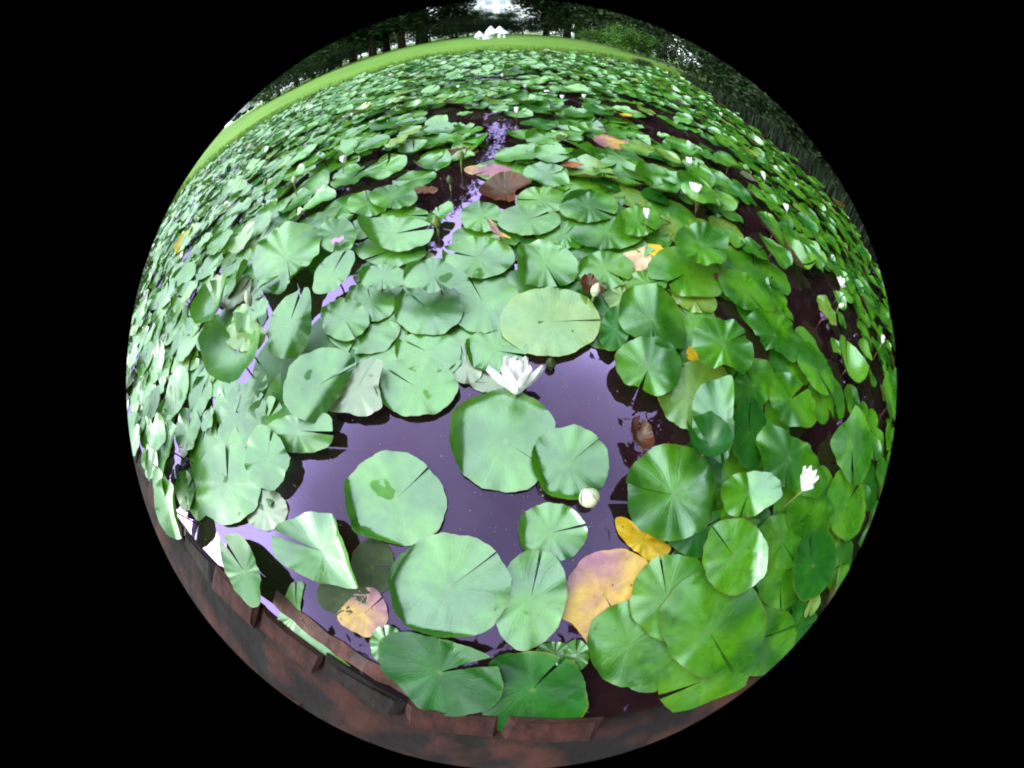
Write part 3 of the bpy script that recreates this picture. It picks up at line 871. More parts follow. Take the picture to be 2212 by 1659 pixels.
def far_pad(x, y, r, sd, nA, rings, low=False):
    rr = random.Random(sd)
    C = Vector((x, y, 0))
    left = x < -0.9 or y > 1.6
    lift = rr.random()
    ta = abs(rr.gauss(0, 5))
    z0 = .006 + .012 * rr.random()
    if lift > .62:
        z0 = rr.uniform(.03, .11); ta = abs(rr.gauss(6, 8))
    if y > 4 and rr.random() < .25:
        z0 = rr.uniform(.04, .14); ta = rr.uniform(5, 32)
    ta = min(ta, 55)
    if low: ta = 0; z0 = .0035 + .001 * rr.random()
    td = rr.uniform(0, 2 * PI) if rr.random() < .4 else rr.gauss(-1.6, .8)
    n = Vector((math.cos(td) * math.sin(R_(ta)), math.sin(td) * math.sin(R_(ta)), math.cos(R_(ta))))
    z0 = max(z0, r * math.sin(R_(ta)) + .004)
    C.z = z0
    e1 = n.cross(Vector((0, 1, .01))).normalized(); e2 = n.cross(e1)
    el = rr.uniform(.86, 1.0)
    rot = rr.uniform(0, 6.28)
    def bd(phi):
        return C + (e1 * math.cos(phi) + e2 * math.sin(phi)) * r * (1 if abs(math.cos(phi - rot)) > .5 else el + (1 - el) * 2 * abs(math.cos(phi - rot)))
    curls = []
    for _ in range(rr.choice((0, 1, 1, 2, 3))):
        curls.append((math.degrees(rr.uniform(0, 6.28)), rr.uniform(.6, .88), rr.uniform(25, 60)))
    fold = (rr.uniform(-.12, .2), rr.uniform(0, 3.1))
    cup = rr.uniform(0, .12)
    if rr.random() < .04: cup = rr.uniform(.4, .8)
    if low: curls = []; cup = 0; fold = (0, 0)
    V, Fc, UV = pad_geometry(bd, C, n, notch=R_(rr.uniform(1, 6)), curls=curls, nA=nA, rings=rings, notch_at=rr.uniform(0, 6.28),
                             cup=cup, saddle=fold, lobe=.01, wav=rr.uniform(.001, .007), seed=sd)
    mz = min(v.z for v in V)
    if mz < .003:
        V = [Vector((v.x, v.y, max(v.z, .003))) for v in V] if ta < 8 else [v + Vector((0, 0, .003 - mz)) for v in V]
    q = rr.random()
    mk = 'g' if q < .60 else 'l' if q < .80 else 'd' if q < .93 else 'y' if q < .985 else 'b'
    if sd >= 5000 and q > .985: mk = 'b' if q < .996 else 'Y' if q < .998 else 'r'
    return V, Fc, UV, mk, ta, z0, cup


def px_size(c):
    x, y, r, u, v = c
    a = proj((x - r, y, .01)); b = proj((x + r, y, .01)); d = proj((x, y - r, .01)); e = proj((x, y + r, .01))
    vis = 1 if (u - 1106) ** 2 + (v - 829) ** 2 < 826 ** 2 else 0.01
    return vis * math.hypot(a[0] - b[0], a[1] - b[1]) * math.hypot(d[0] - e[0], d[1] - e[1])


cand.sort(key=px_size, reverse=True)
NI = 300 - len(H)
MARKS = [((546, 640), 'the cream bud in the left drift'), ((1740, 1045), 'the tall white flower at right'), ((1818, 615), 'the white flower near the right edge'),
         ((1700, 452), 'the small white flower at upper right'), ((1652, 382), 'the upper round white flower'), ((1502, 414), 'the open white flower at upper right'),
         ((1490, 353), 'the small white flower above the open one'), ((995, 335), 'the yellow-green bud at top centre'), ((943, 478), 'the ribbed green bud'),
         ((515, 765), 'the rolled cup shaped pad'), ((492, 1045), 'the big blanched pad'), ((620, 560), 'the wide pale knobbed pad'),
         ((1188, 695), 'the flat yellow-green pad'), ((1272, 446), 'the pad with a long curled top edge'), ((1532, 1365), 'the broad flat pad at lower right'),
         ((1558, 247), 'the far white flower by the right bank'), ((575, 395), 'the yellow bud at upper left'), ((1840, 965), 'the narrow upright pad by the right edge'),
         ((1070, 300), 'the bright strip of water')]
NUM = ['', 'one', 'two', 'three', 'four', 'five', 'six', 'seven', 'eight', 'nine', 'ten', 'eleven', 'twelve', 'thirteen', 'fourteen', 'fifteen', 'sixteen', 'seventeen', 'eighteen', 'nineteen', 'twenty']
used = {}
def auto_label(c, mk, ta, z0, cup):
    x, y, r, u, v = c
    ms = sorted(MARKS, key=lambda m: math.hypot(m[0][0] - u, m[0][1] - v))
    adj = {'g': 'green', 'l': 'light green', 'd': 'dark green', 'y': 'yellowish', 'b': 'dull pale', 'Y': 'yellow', 'r': 'reddish'}[mk]
    st = 'cupped' if cup > .3 else 'tilted' if ta > 14 else 'raised' if z0 > .04 else 'flat'
    for m in ms:
        w = 70.0 if m is ms[0] else 75.0
        dx, dy = (u - m[0][0]) / 40, (v - m[0][1]) / 40
        ix, iy = int(round(dx)), int(round(dy))
        if abs(ix) > 20 or abs(iy) > 20: continue
        parts = []
        if ix: parts.append('%s %s' % (NUM[abs(ix)], 'right' if ix > 0 else 'left'))
        if iy: parts.append('%s %s' % (NUM[abs(iy)], 'below' if iy > 0 else 'above'))
        if not parts: parts = ['touching']
        nm = m[1]
        if len(parts) == 2: lab = '%s %s pad, %s half-widths %s and %s %s' % (st, adj, *parts[0].split(), parts[1], nm)
        elif ix: lab = '%s %s pad, %s half-widths %s of %s' % (st, adj, *parts[0].split(), nm)
        elif parts[0] != 'touching': lab = '%s %s pad, %s half-widths straight %s %s' % (st, adj, *parts[0].split(), nm)
        if parts == ['touching']: lab = '%s %s pad right against %s' % (st, adj, m[1])
        if lab not in used and len(lab.split()) <= 16:
            used[lab] = 1
            return lab
    lab = '%s %s pad in the crowded drift' % (st, adj)
    return lab


for i, c in enumerate(cand[:NI]):
    low = any(in_hand(*proj((c[0] + c[2] * .95 * math.cos(a * .785), c[1] + c[2] * .95 * math.sin(a * .785), .01)), .8) for a in range(8))
    V, Fc, UV, mk, ta, z0, cup = far_pad(c[0], c[1], c[2], 1000 + i, 30, (.15, .4, .62, .78, .9, 1.0), low)
    base = Vector((c[0], c[1], 0))
    o = mesh_obj('lily_pad', [v - base for v in V], Fc, MP[mk], uvs=UV)
    o.location = base
    if z0 > .035: pad_stalk(o, z0, i)
    tag(o, auto_label(c, mk, ta, z0, cup), 'lily pad', 'lily pads on the pond')

SV, SF, SU, SM = [], [], [], []
for i, c in enumerate(cand[NI:]):
    V, Fc, UV, mk, *_ = far_pad(c[0], c[1], c[2], 5000 + i, 16, (.4, .75, 1.0))
    b = len(SV)
    SV += V; SU += UV
    for f in Fc:
        SF.append(tuple(q + b for q in f)); SM.append(PKEYS.index(mk))
o = mesh_obj('distant_lily_pads', SV, SF, [MP[k] for k in PKEYS], uvs=SU, matidx=SM)
tag(o, 'dense mass of small far lily pads covering the back of the pond', 'lily pads', kind='stuff')
print('auto pads', len(cand), 'stuff faces', len(SF))

# ------------------------------------------------------------------ flowers and buds
def petal_mesh(L, W, cup, bend, name='petal', tip=1.0):
    V, Fc = [], []
    nl, nw = 12, 4
    for i in range(nl + 1):
        t = i / nl
        w = W * max(.34 * (1 - t), max(0.0, math.sin(PI * t ** 1.15)) ** .85)
        ang = bend * t
        # arc outward then up
        px = L * t * math.cos(ang); pz = L * t * math.sin(ang)
        for j in range(nw + 1):
            s = j / nw * 2 - 1
            V.append((px, s * w, pz + cup * W * s * s * 1.2))
    for i in range(nl):
        for j in range(nw):
            a = i * (nw + 1) + j
            Fc.append((a, a + 1, a + nw + 2, a + nw + 1))
    me = bpy.data.meshes.new(name)
    me.from_pydata(V, [], Fc)
    me.polygons.foreach_set('use_smooth', [True] * len(me.polygons))
    return me


PM_out = petal_mesh(.058, .0145, .5, .25); PM_out.materials.append(m_petal)
PM_mid = petal_mesh(.052, .0135, .6, .25); PM_mid.materials.append(m_petal)
PM_in = petal_mesh(.042, .008, .8, .2); PM_in.materials.append(m_petal)
PM_sep = petal_mesh(.040, .011, .6, .1, 'sepal'); PM_sep.materials.append(m_petal)


def add_part(name, me, parent, az, el, loc=(0, 0, 0), sc=1):
    o = bpy.data.objects.new(name, me)
    col.objects.link(o); o.parent = parent
    o.rotation_euler = (Matrix.Rotation(az, 3, 'Z') @ Matrix.Rotation(-el, 3, 'Y')).to_euler()
    o.location = loc; o.scale = (sc, sc, sc)
    return o


def flower(px, z, size, tilt, label, openness=1.0, stalk=True, seed=1, rich=False):
    rr = random.Random(seed)
    C = hit(px[0], px[1], z)
    t = empty('water_lily_flower', C)
    td, ta = tilt
    ax = Vector((math.cos(R_(td)), math.sin(R_(td)), 0))
    q = Vector((0, 0, 1)).rotation_difference((Vector((0, 0, 1)) * math.cos(R_(ta)) + ax * math.sin(R_(ta))).normalized())
    t.rotation_euler = q.to_euler()
    t.scale = (size, size, size)
    tag(t, label, 'water lily flower', 'white water lily flowers')
    k = openness
    if rich:
        for a, e, sc_ in ((4, 27, 1.0), (176, 25, 1.0), (-88, 12, .75), (92, 38, 1.0), (-40, 42, .95), (-140, 44, .95), (40, 50, 1), (140, 50, 1)):
            add_part('petal', PM_out, t, R_(a), R_(e), (0, 0, 0), sc_)
        for i in range(7):
            add_part('petal', PM_mid, t, R_(i * 360 / 7 + 12), R_(62 + 4 * (i % 2)), (0, 0, .001), rr.uniform(.98, 1.1))
        for i in range(6):
            add_part('petal', PM_in, t, R_(i * 60 + 35), R_(74), (0, 0, .002), rr.uniform(.95, 1.1))
    for i in range(0 if rich else 4):
        add_part('sepal', PM_sep, t, i * PI / 2 + .3, R_(90 - 72 * k), (0, 0, -.002))
    for i in range(0 if rich else 6):
        add_part('petal', PM_out, t, i * PI / 3 + rr.uniform(-.1, .1), R_(90 - (66 + rr.uniform(-8, 8)) * k))
    for i in range(0 if rich else 7):
        add_part('petal', PM_mid, t, i * PI * 2 / 7 + .4 + rr.uniform(-.1, .1), R_(90 - (40 + rr.uniform(-6, 6)) * k), (0, 0, .001))
    for i in range(0 if rich else 6):
        add_part('petal', PM_in, t, i * PI / 3 + .2, R_(90 - 22 * k), (0, 0, .002), rr.uniform(.9, 1.1))
    V, Fc = [], []
    for i in range(26):
        a = i * 2.4; r = .003 + .003 * (i / 26)
        v, f = tube([(r * math.cos(a), r * math.sin(a), .006), (r * 1.7 * math.cos(a), r * 1.7 * math.sin(a), .018)], [.0011, .0008], 5)
        b = len(V); V += v; Fc += [tuple(x + b for x in q) for q in f]
    mesh_obj('stamens', V, Fc, m_stamen, t)
    if stalk:
        inv = q.inverted()
        dn = inv @ Vector((rr.uniform(-.2, .2), -.1, -1))
        v, f = tube([(0, 0, 0), dn * .04 / size, dn * (z + .1) / size], [.0035, .003, .003], 8)
        mesh_obj('stalk', v, f, m_stalk_g, t)
    return t


flower((1114, 851), .024, 1.38, (88, 40), 'big open white water lily in the middle of the open water', .84, seed=3, rich=True)
flower((1733, 1060), .16, .95, (80, 35), 'tall white water lily on a stalk at the right', .75, seed=4)
flower((1818, 622), .10, 1.0, (150, 30), 'ragged white water lily near the right lens edge', .7, seed=5)
flower((1700, 457), .09, .85, (120, 30), 'small white water lily above the black gap at upper right', .6, seed=6)
flower((1652, 388), .12, .95, (120, 30), 'round white water lily among the upper right pads', .5, seed=7)
flower((1504, 420), .09, .95, (100, 30), 'open white water lily beside a long oval pad, upper right', .75, seed=8)
flower((1491, 358), .09, .85, (100, 30), 'small white water lily just above the open one', .6, seed=9)
flower((1398, 472), .09, .6, (100, 30), 'little half open lily peeping over the dark curled pad', .5, seed=10)
flower((1558, 250), .10, .9, (100, 20), 'far white water lily by the dark right bank', .6, seed=11)
flower((742, 352), .08, .8, (100, 30), 'pale lily flower among the upper left pads', .6, seed=12)
flower((1116, 244), .05, .8, (90, 30), 'upright white lily at far centre, left of a row of four', .5, seed=13)
flower((1182, 204), .06, .8, (90, 30), 'far white lily at the open strip, second of the row', .6, seed=14)
flower((1135, 190), .06, .75, (90, 30), 'far white lily above the row at the open strip', .6, seed=15)
flower((1215, 214), .05, .7, (90, 30), 'far white lily in the middle of the open strip', .6, seed=16)
flower((1262, 212), .06, .7, (90, 30), 'rightmost far white lily at the open strip', .6, seed=17)
flower((1905, 742), .12, .9, (150, 30), 'white lily cut by the right lens edge', .5, seed=18)
flower((400, 985), .05, .7, (60, 30), 'pinkish lily scrap among pale pads at lower left', .8, seed=19)
for i, (u, v, s, w) in enumerate([(990, 190, 1, 'left'), (870, 215, .9, 'upper left'), (1300, 175, 1, 'right'), (1085, 165, 1.1, 'middle'), (760, 250, .9, 'left end')]):
    flower((u, v), .07, s * .6, (90, 25), 'tiny far white lily in the %s of the distant pads' % w, .6, seed=30 + i)

# half closed bud on the pad rim
def bud(px, z, L, W, tilt, label, m, m2=None, tipopen=0, stalk=.12):
    C = hit(px[0], px[1], z)
    t = empty('water_lily_bud', C)
    td, ta = tilt
    ax = Vector((math.cos(R_(td)), math.sin(R_(td)), 0))
    nrm = (Vector((0, 0, 1)) * math.cos(R_(ta)) + ax * math.sin(R_(ta))).normalized()
    q = Vector((0, 0, 1)).rotation_difference(nrm)
    t.rotation_euler = q.to_euler()
    tag(t, label, 'water lily bud', 'water lily buds')
    # core
    V, Fc = [], []
    ns, nr = 14, 10
    for i in range(nr + 1):
        f = i / nr
        r = W * (math.sin(PI * (f * .9 + .08)) ** .8) * (1 - .25 * f) * .9
        if tipopen and f > .8: r *= 1.0
        for k in range(ns):
            a = 2 * PI * k / ns
            V.append((r * math.cos(a), r * math.sin(a), f * L))
    for i in range(nr):
        for k in range(ns):
            a = i * ns + k; b = i * ns + (k + 1) % ns
            Fc.append((a, b, b + ns, a + ns))
    Fc.append(tuple(range(ns))[::-1]); Fc.append(tuple(range(nr * ns, nr * ns + ns)))
    mesh_obj('petals', V, Fc, m2 or m, t)
    for s in range(4):
        V, Fc = [], []
        for i in range(9):
            f = i / 8
            r = (W * (math.sin(PI * (f * .9 + .08)) ** .8) * (1 - .25 * f)) * (1.05 + tipopen * f * .5)
            hw = (PI / 4) * (math.sin(PI * min(1, f * .95 + .04)) ** .6) * .95
            for j in range(5):
                a = s * PI / 2 + (j / 4 * 2 - 1) * hw
                V.append((r * math.cos(a), r * math.sin(a), f * L * 1.02))
        for i in range(8):
            for j in range(4):
                a = i * 5 + j
                Fc.append((a, a + 1, a + 6, a + 5))
        mesh_obj('sepal', V, Fc, m, t)
    dn = q.inverted() @ Vector((0, -.1, -1))
    v, f = tube([(0, 0, .002), dn * .03, dn * (z + stalk)], [W * .28, W * .24, .003], 8)
    mesh_obj('stalk', v, f, m_stalk_g, t)
    return t


bud((1282, 1090), .012, .042, .020, (130, 50), 'half closed white bud at the rim of the round centre pad', m_budw, m_petal, .5)
bud((1190, 797), .002, .030, .0125, (100, 25), 'dark green bud just breaking the violet water', m_bud_dark)
bud((1282, 640), .03, .036, .013, (60, 35), 'pale green bud leaning on the brown leaf', m_budw)
bud((996, 346), .06, .05, .015, (90, 20), 'yellow-green bud standing at top centre', m_bud)
bud((973, 398), .03, .04, .013, (110, 25), 'dark green bud above the upper dark channel', m_bud_dark)
bud((946, 492), .03, .045, .016, (115, 35), 'ribbed green bud beside the curled bright pad', m_bud)
bud((541, 660), .09, .055, .017, (110, 25), 'cream bud with a green side in the left drift', m_budw, m_petal)
bud((573, 400), .10, .05, .016, (100, 30), 'yellow bud among the upper left pads', m_bud)
bud((1812, 662), .07, .05, .014, (0, 60), 'pale bud lying right below the ragged flower', m_budw)
bud((635, 395), .10, .045, .015, (100, 30), 'white tipped bud right of the yellow bud', m_budw)

# ------------------------------------------------------------------ insect/rot spot, submerged stalks
def sunk_stalk(pts, label):
    P = [hit(u, v, -.012 - .01 * i / len(pts)) for i, (u, v) in enumerate(pts)]
    P = [P[0] + Vector((0, 0, .012))] + P[1:]
    b = P[0].copy(); b.z = 0
    v, f = tube([p - b for p in P], [.0022] * len(P), 6)
    o = mesh_obj('lily_stalk', v, f, m_stalk)
    o.location = b
    tag(o, label, 'plant stalk', 'lily stalks under water')


sunk_stalk([(985, 850), (995, 865), (1010, 885), (1040, 920)], 'thin pink stalk under water left of the big flower pad')
sunk_stalk([(716, 975), (780, 970), (860, 968), (960, 975)], 'long pink stalk under the violet water above the lone pad')
sunk_stalk([(1210, 830), (1240, 870), (1270, 910), (1330, 960)], 'faint stalk under water right of the big flower')
sunk_stalk([(640, 1050), (680, 1090), (740, 1150)], 'faint stalk under water left of the lone pad')
sunk_stalk([(952, 390), (957, 410), (968, 430), (975, 440)], 'curved stalk at the upper dark channel')

# dead reed strokes / leaf scraps floating by the dark water
def scrap(pts, z, m, label, name='dead_leaf'):
    P = [hit(u, v, z) for u, v in pts]
    c = sum(P, Vector()) / len(P); c.z = 0
    V = [p - c for p in P]; V += [v + Vector((0, 0, .002)) for v in V]
    k = len(P)
    Fc = [tuple(range(k))[::-1], tuple(range(k, 2 * k))] + [(i, (i + 1) % k, (i + 1) % k + k, i + k) for i in range(k)]
    o = mesh_obj(name, V, Fc, m, smooth=False); o.location = c
    tag(o, label, 'leaf scrap')


m_dead = mat('dead_leaf_brown', (.09, .05, .02), .6, 1.4, 30, .5)
m_orange = mat('dead_leaf_orange', (.42, .14, .05), .5, 1.4, 30, .4)
m_ypink = mat('dead_leaf_pale', (.65, .48, .30), .5, 1.4, 25, .3)
scrap([(1543, 590), (1552, 592), (1553, 602), (1545, 606), (1541, 599)], .026, m_dead, 'brown rot spot on the light pad at right')
scrap([(1345, 548), (1372, 541), (1402, 528), (1430, 545), (1415, 560), (1398, 580), (1378, 590), (1362, 572)], .004, m_ypink, 'torn pinkish yellow leaf piece in the violet gap')
scrap([(1400, 527), (1425, 530), (1440, 545), (1420, 560), (1402, 548)], .008, mat('dead_leaf_yellow', (.6, .45, .03), .5), 'yellow leaf corner in the violet gap')
scrap([(1212, 348), (1240, 350), (1262, 356), (1240, 362), (1212, 358)], .03, m_orange, 'small red brown scrap on the upper pads')
scrap([(714, 523), (722, 515), (733, 515), (741, 508), (744, 516), (734, 524), (726, 522), (719, 530)], .075, mat('petal_violet', (.45, .28, .5), .5), 'violet petal scrap lying on the upper left pad', 'petal_scrap')
# white fluff specks
# specks of pollen, seed and bitten leaf afloat
m_speck = mat('floating_speck', (.35, .32, .2), .7)
rs = random.Random(77)
V, Fc = [], []
while len(V) < 4 * 420:
    u, v = rs.uniform(420, 1800), rs.uniform(330, 1500)
    if not any(in_poly(u, v, g) for g in GAPS[:6]): continue
    p = hit(u, v, .001)
    if not in_poly(p.x, p.y, OUT): continue
    a = rs.uniform(0, 3); s_ = rs.choice((.0007, .001, .0012, .002)); e = rs.uniform(.3, 1)
    ca, sa = math.cos(a) * s_, math.sin(a) * s_
    b = len(V)
    V += [(p.x - ca, p.y - sa, .001), (p.x + sa * e, p.y - ca * e, .0016), (p.x + ca, p.y + sa, .001), (p.x - sa * e, p.y + ca * e, .0016)]
    Fc.append((b, b + 1, b + 2, b + 3))
o = mesh_obj('floating_specks', V, Fc, m_speck, smooth=False)
tag(o, 'pale pollen and seed specks floating on the violet water', 'floating specks', kind='stuff')

# ------------------------------------------------------------------ pond edge
m_brick = [mat('edging_brick_%d' % i, c, .8, 1.4, 18, .45, .6) for i, c in enumerate([(.045, .012, .008), (.010, .005, .004), (.018, .007, .005)])]  # colours darkened to hold shade from whoever stands at the edge
def brick_mesh(w, l, h, sd):
    rr = random.Random(sd)
    b = .012
    V = []
    for z, k in ((0, 0), (h - b, 0), (h, b)):
        for sx, sy in ((-1, -1), (1, -1), (1, 1), (-1, 1)):
            V.append((sx * (l / 2 - k) + rr.uniform(-.009, .009), sy * (w / 2 - k) + rr.uniform(-.009, .009), z + rr.uniform(-.005, .005)))
    Fc = [(3, 2, 1, 0), (8, 9, 10, 11)]
    for r in (0, 4):
        for i in range(4):
            j = (i + 1) % 4
            Fc.append((r + i, r + j, r + 4 + j, r + 4 + i))
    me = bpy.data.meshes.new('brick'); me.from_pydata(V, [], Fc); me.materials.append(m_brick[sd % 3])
    return me


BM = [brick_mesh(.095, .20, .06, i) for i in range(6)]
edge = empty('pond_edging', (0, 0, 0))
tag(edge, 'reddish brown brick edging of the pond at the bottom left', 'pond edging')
EL = [(-3.3, 0.66), (-2.6, 0.40), (-1.8, 0.17), (-1.13, -0.05), (-0.72, -0.175), (-0.42, -0.265), (-0.16, -0.35), (0.10, -0.385)]
rb = random.Random(5)
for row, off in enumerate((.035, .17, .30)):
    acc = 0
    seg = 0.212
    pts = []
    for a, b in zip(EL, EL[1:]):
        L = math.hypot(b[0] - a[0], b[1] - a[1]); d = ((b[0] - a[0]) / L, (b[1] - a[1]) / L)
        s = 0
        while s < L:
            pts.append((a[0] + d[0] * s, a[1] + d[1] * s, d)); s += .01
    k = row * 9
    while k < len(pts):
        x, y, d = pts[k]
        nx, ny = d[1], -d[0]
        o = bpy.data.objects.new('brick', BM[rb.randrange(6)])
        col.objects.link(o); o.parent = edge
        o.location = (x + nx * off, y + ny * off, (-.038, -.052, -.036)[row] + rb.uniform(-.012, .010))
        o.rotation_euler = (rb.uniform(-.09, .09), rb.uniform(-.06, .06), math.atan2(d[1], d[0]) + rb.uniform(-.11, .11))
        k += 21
# sunken ledge boards
def board(p0, p1, w, z, h, label):
    a, b = Vector((*p0, 0)), Vector((*p1, 0))
    d = (b - a).normalized(); n = Vector((-d.y, d.x, 0))
    V = []; Fc = []
    N = 14
    for i in range(N + 1):
        c = a + (b - a) * i / N
        j = .004 * math.sin(i * 2.3)
        for s, zz in ((-1, z - h), (-1, z), (1, z), (1, z - h)):
            V.append(c + n * s * (w / 2 + j) + Vector((0, 0, zz + (.002 * math.sin(i * 1.7) if zz == z else 0))))
    for i in range(N):
        for k in range(4):
            q = i * 4 + k; r = i * 4 + (k + 1) % 4
            Fc.append((q, r, r + 4, q + 4))
    Fc.append((0, 1, 2, 3)); Fc.append((N * 4 + 3, N * 4 + 2, N * 4 + 1, N * 4))
    base = a.copy()
    o = mesh_obj('timber_board', [v - base for v in V], Fc, mat('wet_timber', (.07, .018, .010), .5, 1.45, 14, .6, .4), smooth=False)
    o.location = base
    tag(o, label, 'timber board')


board((-.56, -.135), (-.13, -.33), .05, .006, .05, 'short wet reddish board beside the rotting pad at lower left')
board((-1.25, -.02), (-.50, -.245), .03, .004, .05, 'thin wet reddish board along the left pond rim')

# ------------------------------------------------------------------ grass and reeds on the bank
def blades(name, pts_fn, count, h, m, label, wd=.006, seed=3):
    rr = random.Random(seed)
    V, Fc = [], []
    for i in range(count):
        x, y, z = pts_fn(rr)
        hh = h * rr.uniform(.5, 1.3); a = rr.uniform(0, 6.28); ln = rr.uniform(.05, .45) * hh
        w = wd * rr.uniform(.6, 1.5)
        dx, dy = math.cos(a), math.sin(a)
        b = len(V)
        V += [(x - dy * w, y + dx * w, z), (x + dy * w, y - dx * w, z),
              (x + dx * ln * .4 + dy * w * .7, y + dy * ln * .4 - dx * w * .7, z + hh * .6), (x + dx * ln * .4 - dy * w * .7, y + dy * ln * .4 + dx * w * .7, z + hh * .6),
              (x + dx * ln, y + dy * ln, z + hh)]
        Fc += [(b, b + 1, b + 2, b + 3), (b + 3, b + 2, b + 4)]
    o = mesh_obj(name, V, Fc, m, smooth=False)
    tag(o, label, name.replace('_', ' '), kind='stuff')


m_grass = mat('grass_blades', (.12, .26, .02), .6, 1.4, .7, .5)
m_reed = mat('reed_blades', (.10, .19, .03), .6, 1.4, 1.5, .6)
far_idx = [i for i, (x, y) in enumerate(OUT) if y > .6 and (x < 0 or y > 8)]
def bank_pt(rr, lo=.0, hi=.6):
    i = rr.choice(far_idx)
    x, y = OUT[i]; x2, y2 = OUT[(i + 1) % len(OUT)]
    t = rr.random(); x += (x2 - x) * t; y += (y2 - y) * t
    v = Vector((x - PC[0], y - PC[1])).normalized() * rr.uniform(lo, hi)
    d = v.length if lo >= 0 else 0
    return x + v.x, y + v.y, .03 + min(.06, .08 * d)
blades('bank_grass', lambda rr: bank_pt(rr, .05, 1.8), 26000, .09, m_grass, 'short bright grass on the near edge of the lawn')
blades('pond_margin_reeds', lambda rr: (lambda p: (p[0], p[1], -.02))(bank_pt(rr, -.35, .12)), 3500, .22, m_reed, 'thin upright reeds along the far pond margin', wd=.005, seed=8)
right_idx = [i for i, (x, y) in enumerate(OUT) if x > 3.2 and y < 9.8]
def right_pt(rr):
    i = rr.choice(right_idx)
    x, y = OUT[i]
    v = Vector((x - PC[0], y - PC[1])).normalized() * rr.uniform(-.3, .8)
    return x + v.x + rr.uniform(-.2, .2), y + v.y + rr.uniform(-.2, .2), 0
m_dark_grass = mat('shaded_grass', (.008, .022, .005), .7, 1.4, 1.5, .5)  # the bank's shade is put into this grass colour
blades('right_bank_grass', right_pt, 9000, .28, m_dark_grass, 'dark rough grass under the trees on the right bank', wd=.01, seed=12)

# ------------------------------------------------------------------ trees
m_bark = mat('bark', (.045, .032, .022), .9, 1.3, 6, .5, .8)
m_leaf = [mat('tree_leaves_dark', (.012, .034, .006), .6, 1.35, 1.1, .55), mat('tree_leaves_mid', (.04, .10, .018), .6, 1.35, 1.1, .5),  # dark leaf colour deepened to hold the right bank's shade
          mat('tree_leaves_bright', (.05, .14, .015), .6, 1.35, 1.1, .4)]


def tree_proto(kind, seed, h, crown_r, crown_z0, leaves, leaf, mi, trunk_r):
    rr = random.Random(seed)
    t = empty(kind)
    V, Fc = [], []
    def add(pts, rad, sg=8):
        v, f = tube(pts, rad, sg)
        b = len(V); V.extend(v); Fc.extend([tuple(x + b for x in q) for q in f])
    top = h * .8
    lean = (rr.uniform(-.4, .4), rr.uniform(-.4, .4))
    main = [(lean[0] * f * f + .05 * math.sin(f * 7), lean[1] * f * f, top * f) for f in (0, .15, .35, .6, .8, 1)]
    add(main, [trunk_r * 1.4, trunk_r, trunk_r * .85, trunk_r * .6, trunk_r * .35, trunk_r * .1])
    tips = []
    for i in range(9):
        f = rr.uniform(.3, .9)
        a = rr.uniform(0, 6.28)
        s = Vector((lean[0] * f * f, lean[1] * f * f, top * f))
        L = crown_r * rr.uniform(.6, .95) * (1.2 - f * .6)
        e = s + Vector((math.cos(a) * L, math.sin(a) * L, L * rr.uniform(.2, .8)))
        mid = (s + e) / 2 + Vector((0, 0, .15))
        add([s, mid, e], [trunk_r * .4, trunk_r * .22, trunk_r * .05], 6)
        tips.append(e)
    mesh_obj('trunk', V, Fc, m_bark, t)
    V, Fc = [], []
    clumps = []
    for i in range(46):
        while True:
            p = Vector((rr.uniform(-1, 1), rr.uniform(-1, 1), rr.uniform(-1, 1)))
            if .25 < p.length < 1: break
        cz = (crown_z0 + h) / 2
        clumps.append((Vector((p.x * crown_r, p.y * crown_r, cz + p.z * (h - crown_z0) / 2)), rr.uniform(.22, .42) * crown_r))
    for e in tips: clumps.append((e, .35 * crown_r))
    for i in range(leaves):
        c, r = clumps[rr.randrange(len(clumps))]
        p = c + Vector((rr.gauss(0, .5), rr.gauss(0, .5), rr.gauss(0, .38))) * r
        a = Vector((rr.gauss(0, 1), rr.gauss(0, 1), rr.gauss(0, .6))).normalized()
        bb = a.cross(Vector((rr.gauss(0, 1), rr.gauss(0, 1), rr.gauss(0, 1)))).normalized()
        s = leaf * rr.uniform(.6, 1.4)
        b = len(V)
        V += [p - a * s, p - bb * s * .5, p + a * s, p + bb * s * .5]
        Fc.append((b, b + 1, b + 2, b + 3))
    mesh_obj('crown', V, Fc, m_leaf[mi], t, smooth=False)
    return t


protoA = tree_proto('broadleaf_tree', 1, 19, 4.4, 2.3, 20000, .22, 0, .22)
protoB = tree_proto('broadleaf_tree', 2, 21, 5.2, 1.6, 24000, .23, 0, .26)
protoD = tree_proto('broadleaf_tree', 6, 12, 3.6, 1.2, 16000, .15, 0, .2)
protoC = tree_proto('broadleaf_tree', 3, 8.5, 3.6, .3, 11000, .16, 1, .14)
protoS = tree_proto('shrub', 4, 1.9, 1.3, .1, 5000, .055, 0, .05)
protoL = tree_proto('shrub', 5, 2.2, 1.5, .1, 5000, .07, 2, .05)
GX = 'trees behind the camera'
G1 = 'trees beyond the lawn'; G2 = 'trees on the right bank'; G3 = 'shrubs at the lawn edge'
first = {}
def place(proto, loc, rz, sc, label, cat, group):
    key = id(proto)
    if key not in first:
        first[key] = 1
        proto.location = loc; proto.rotation_euler = (0, 0, rz); proto.scale = (sc, sc, sc)
        r = proto
        r['label'] = label; r['group'] = group
    else:
        r = copy_thing(proto, loc, rz, sc, label, group)
    r['category'] = cat
    return r


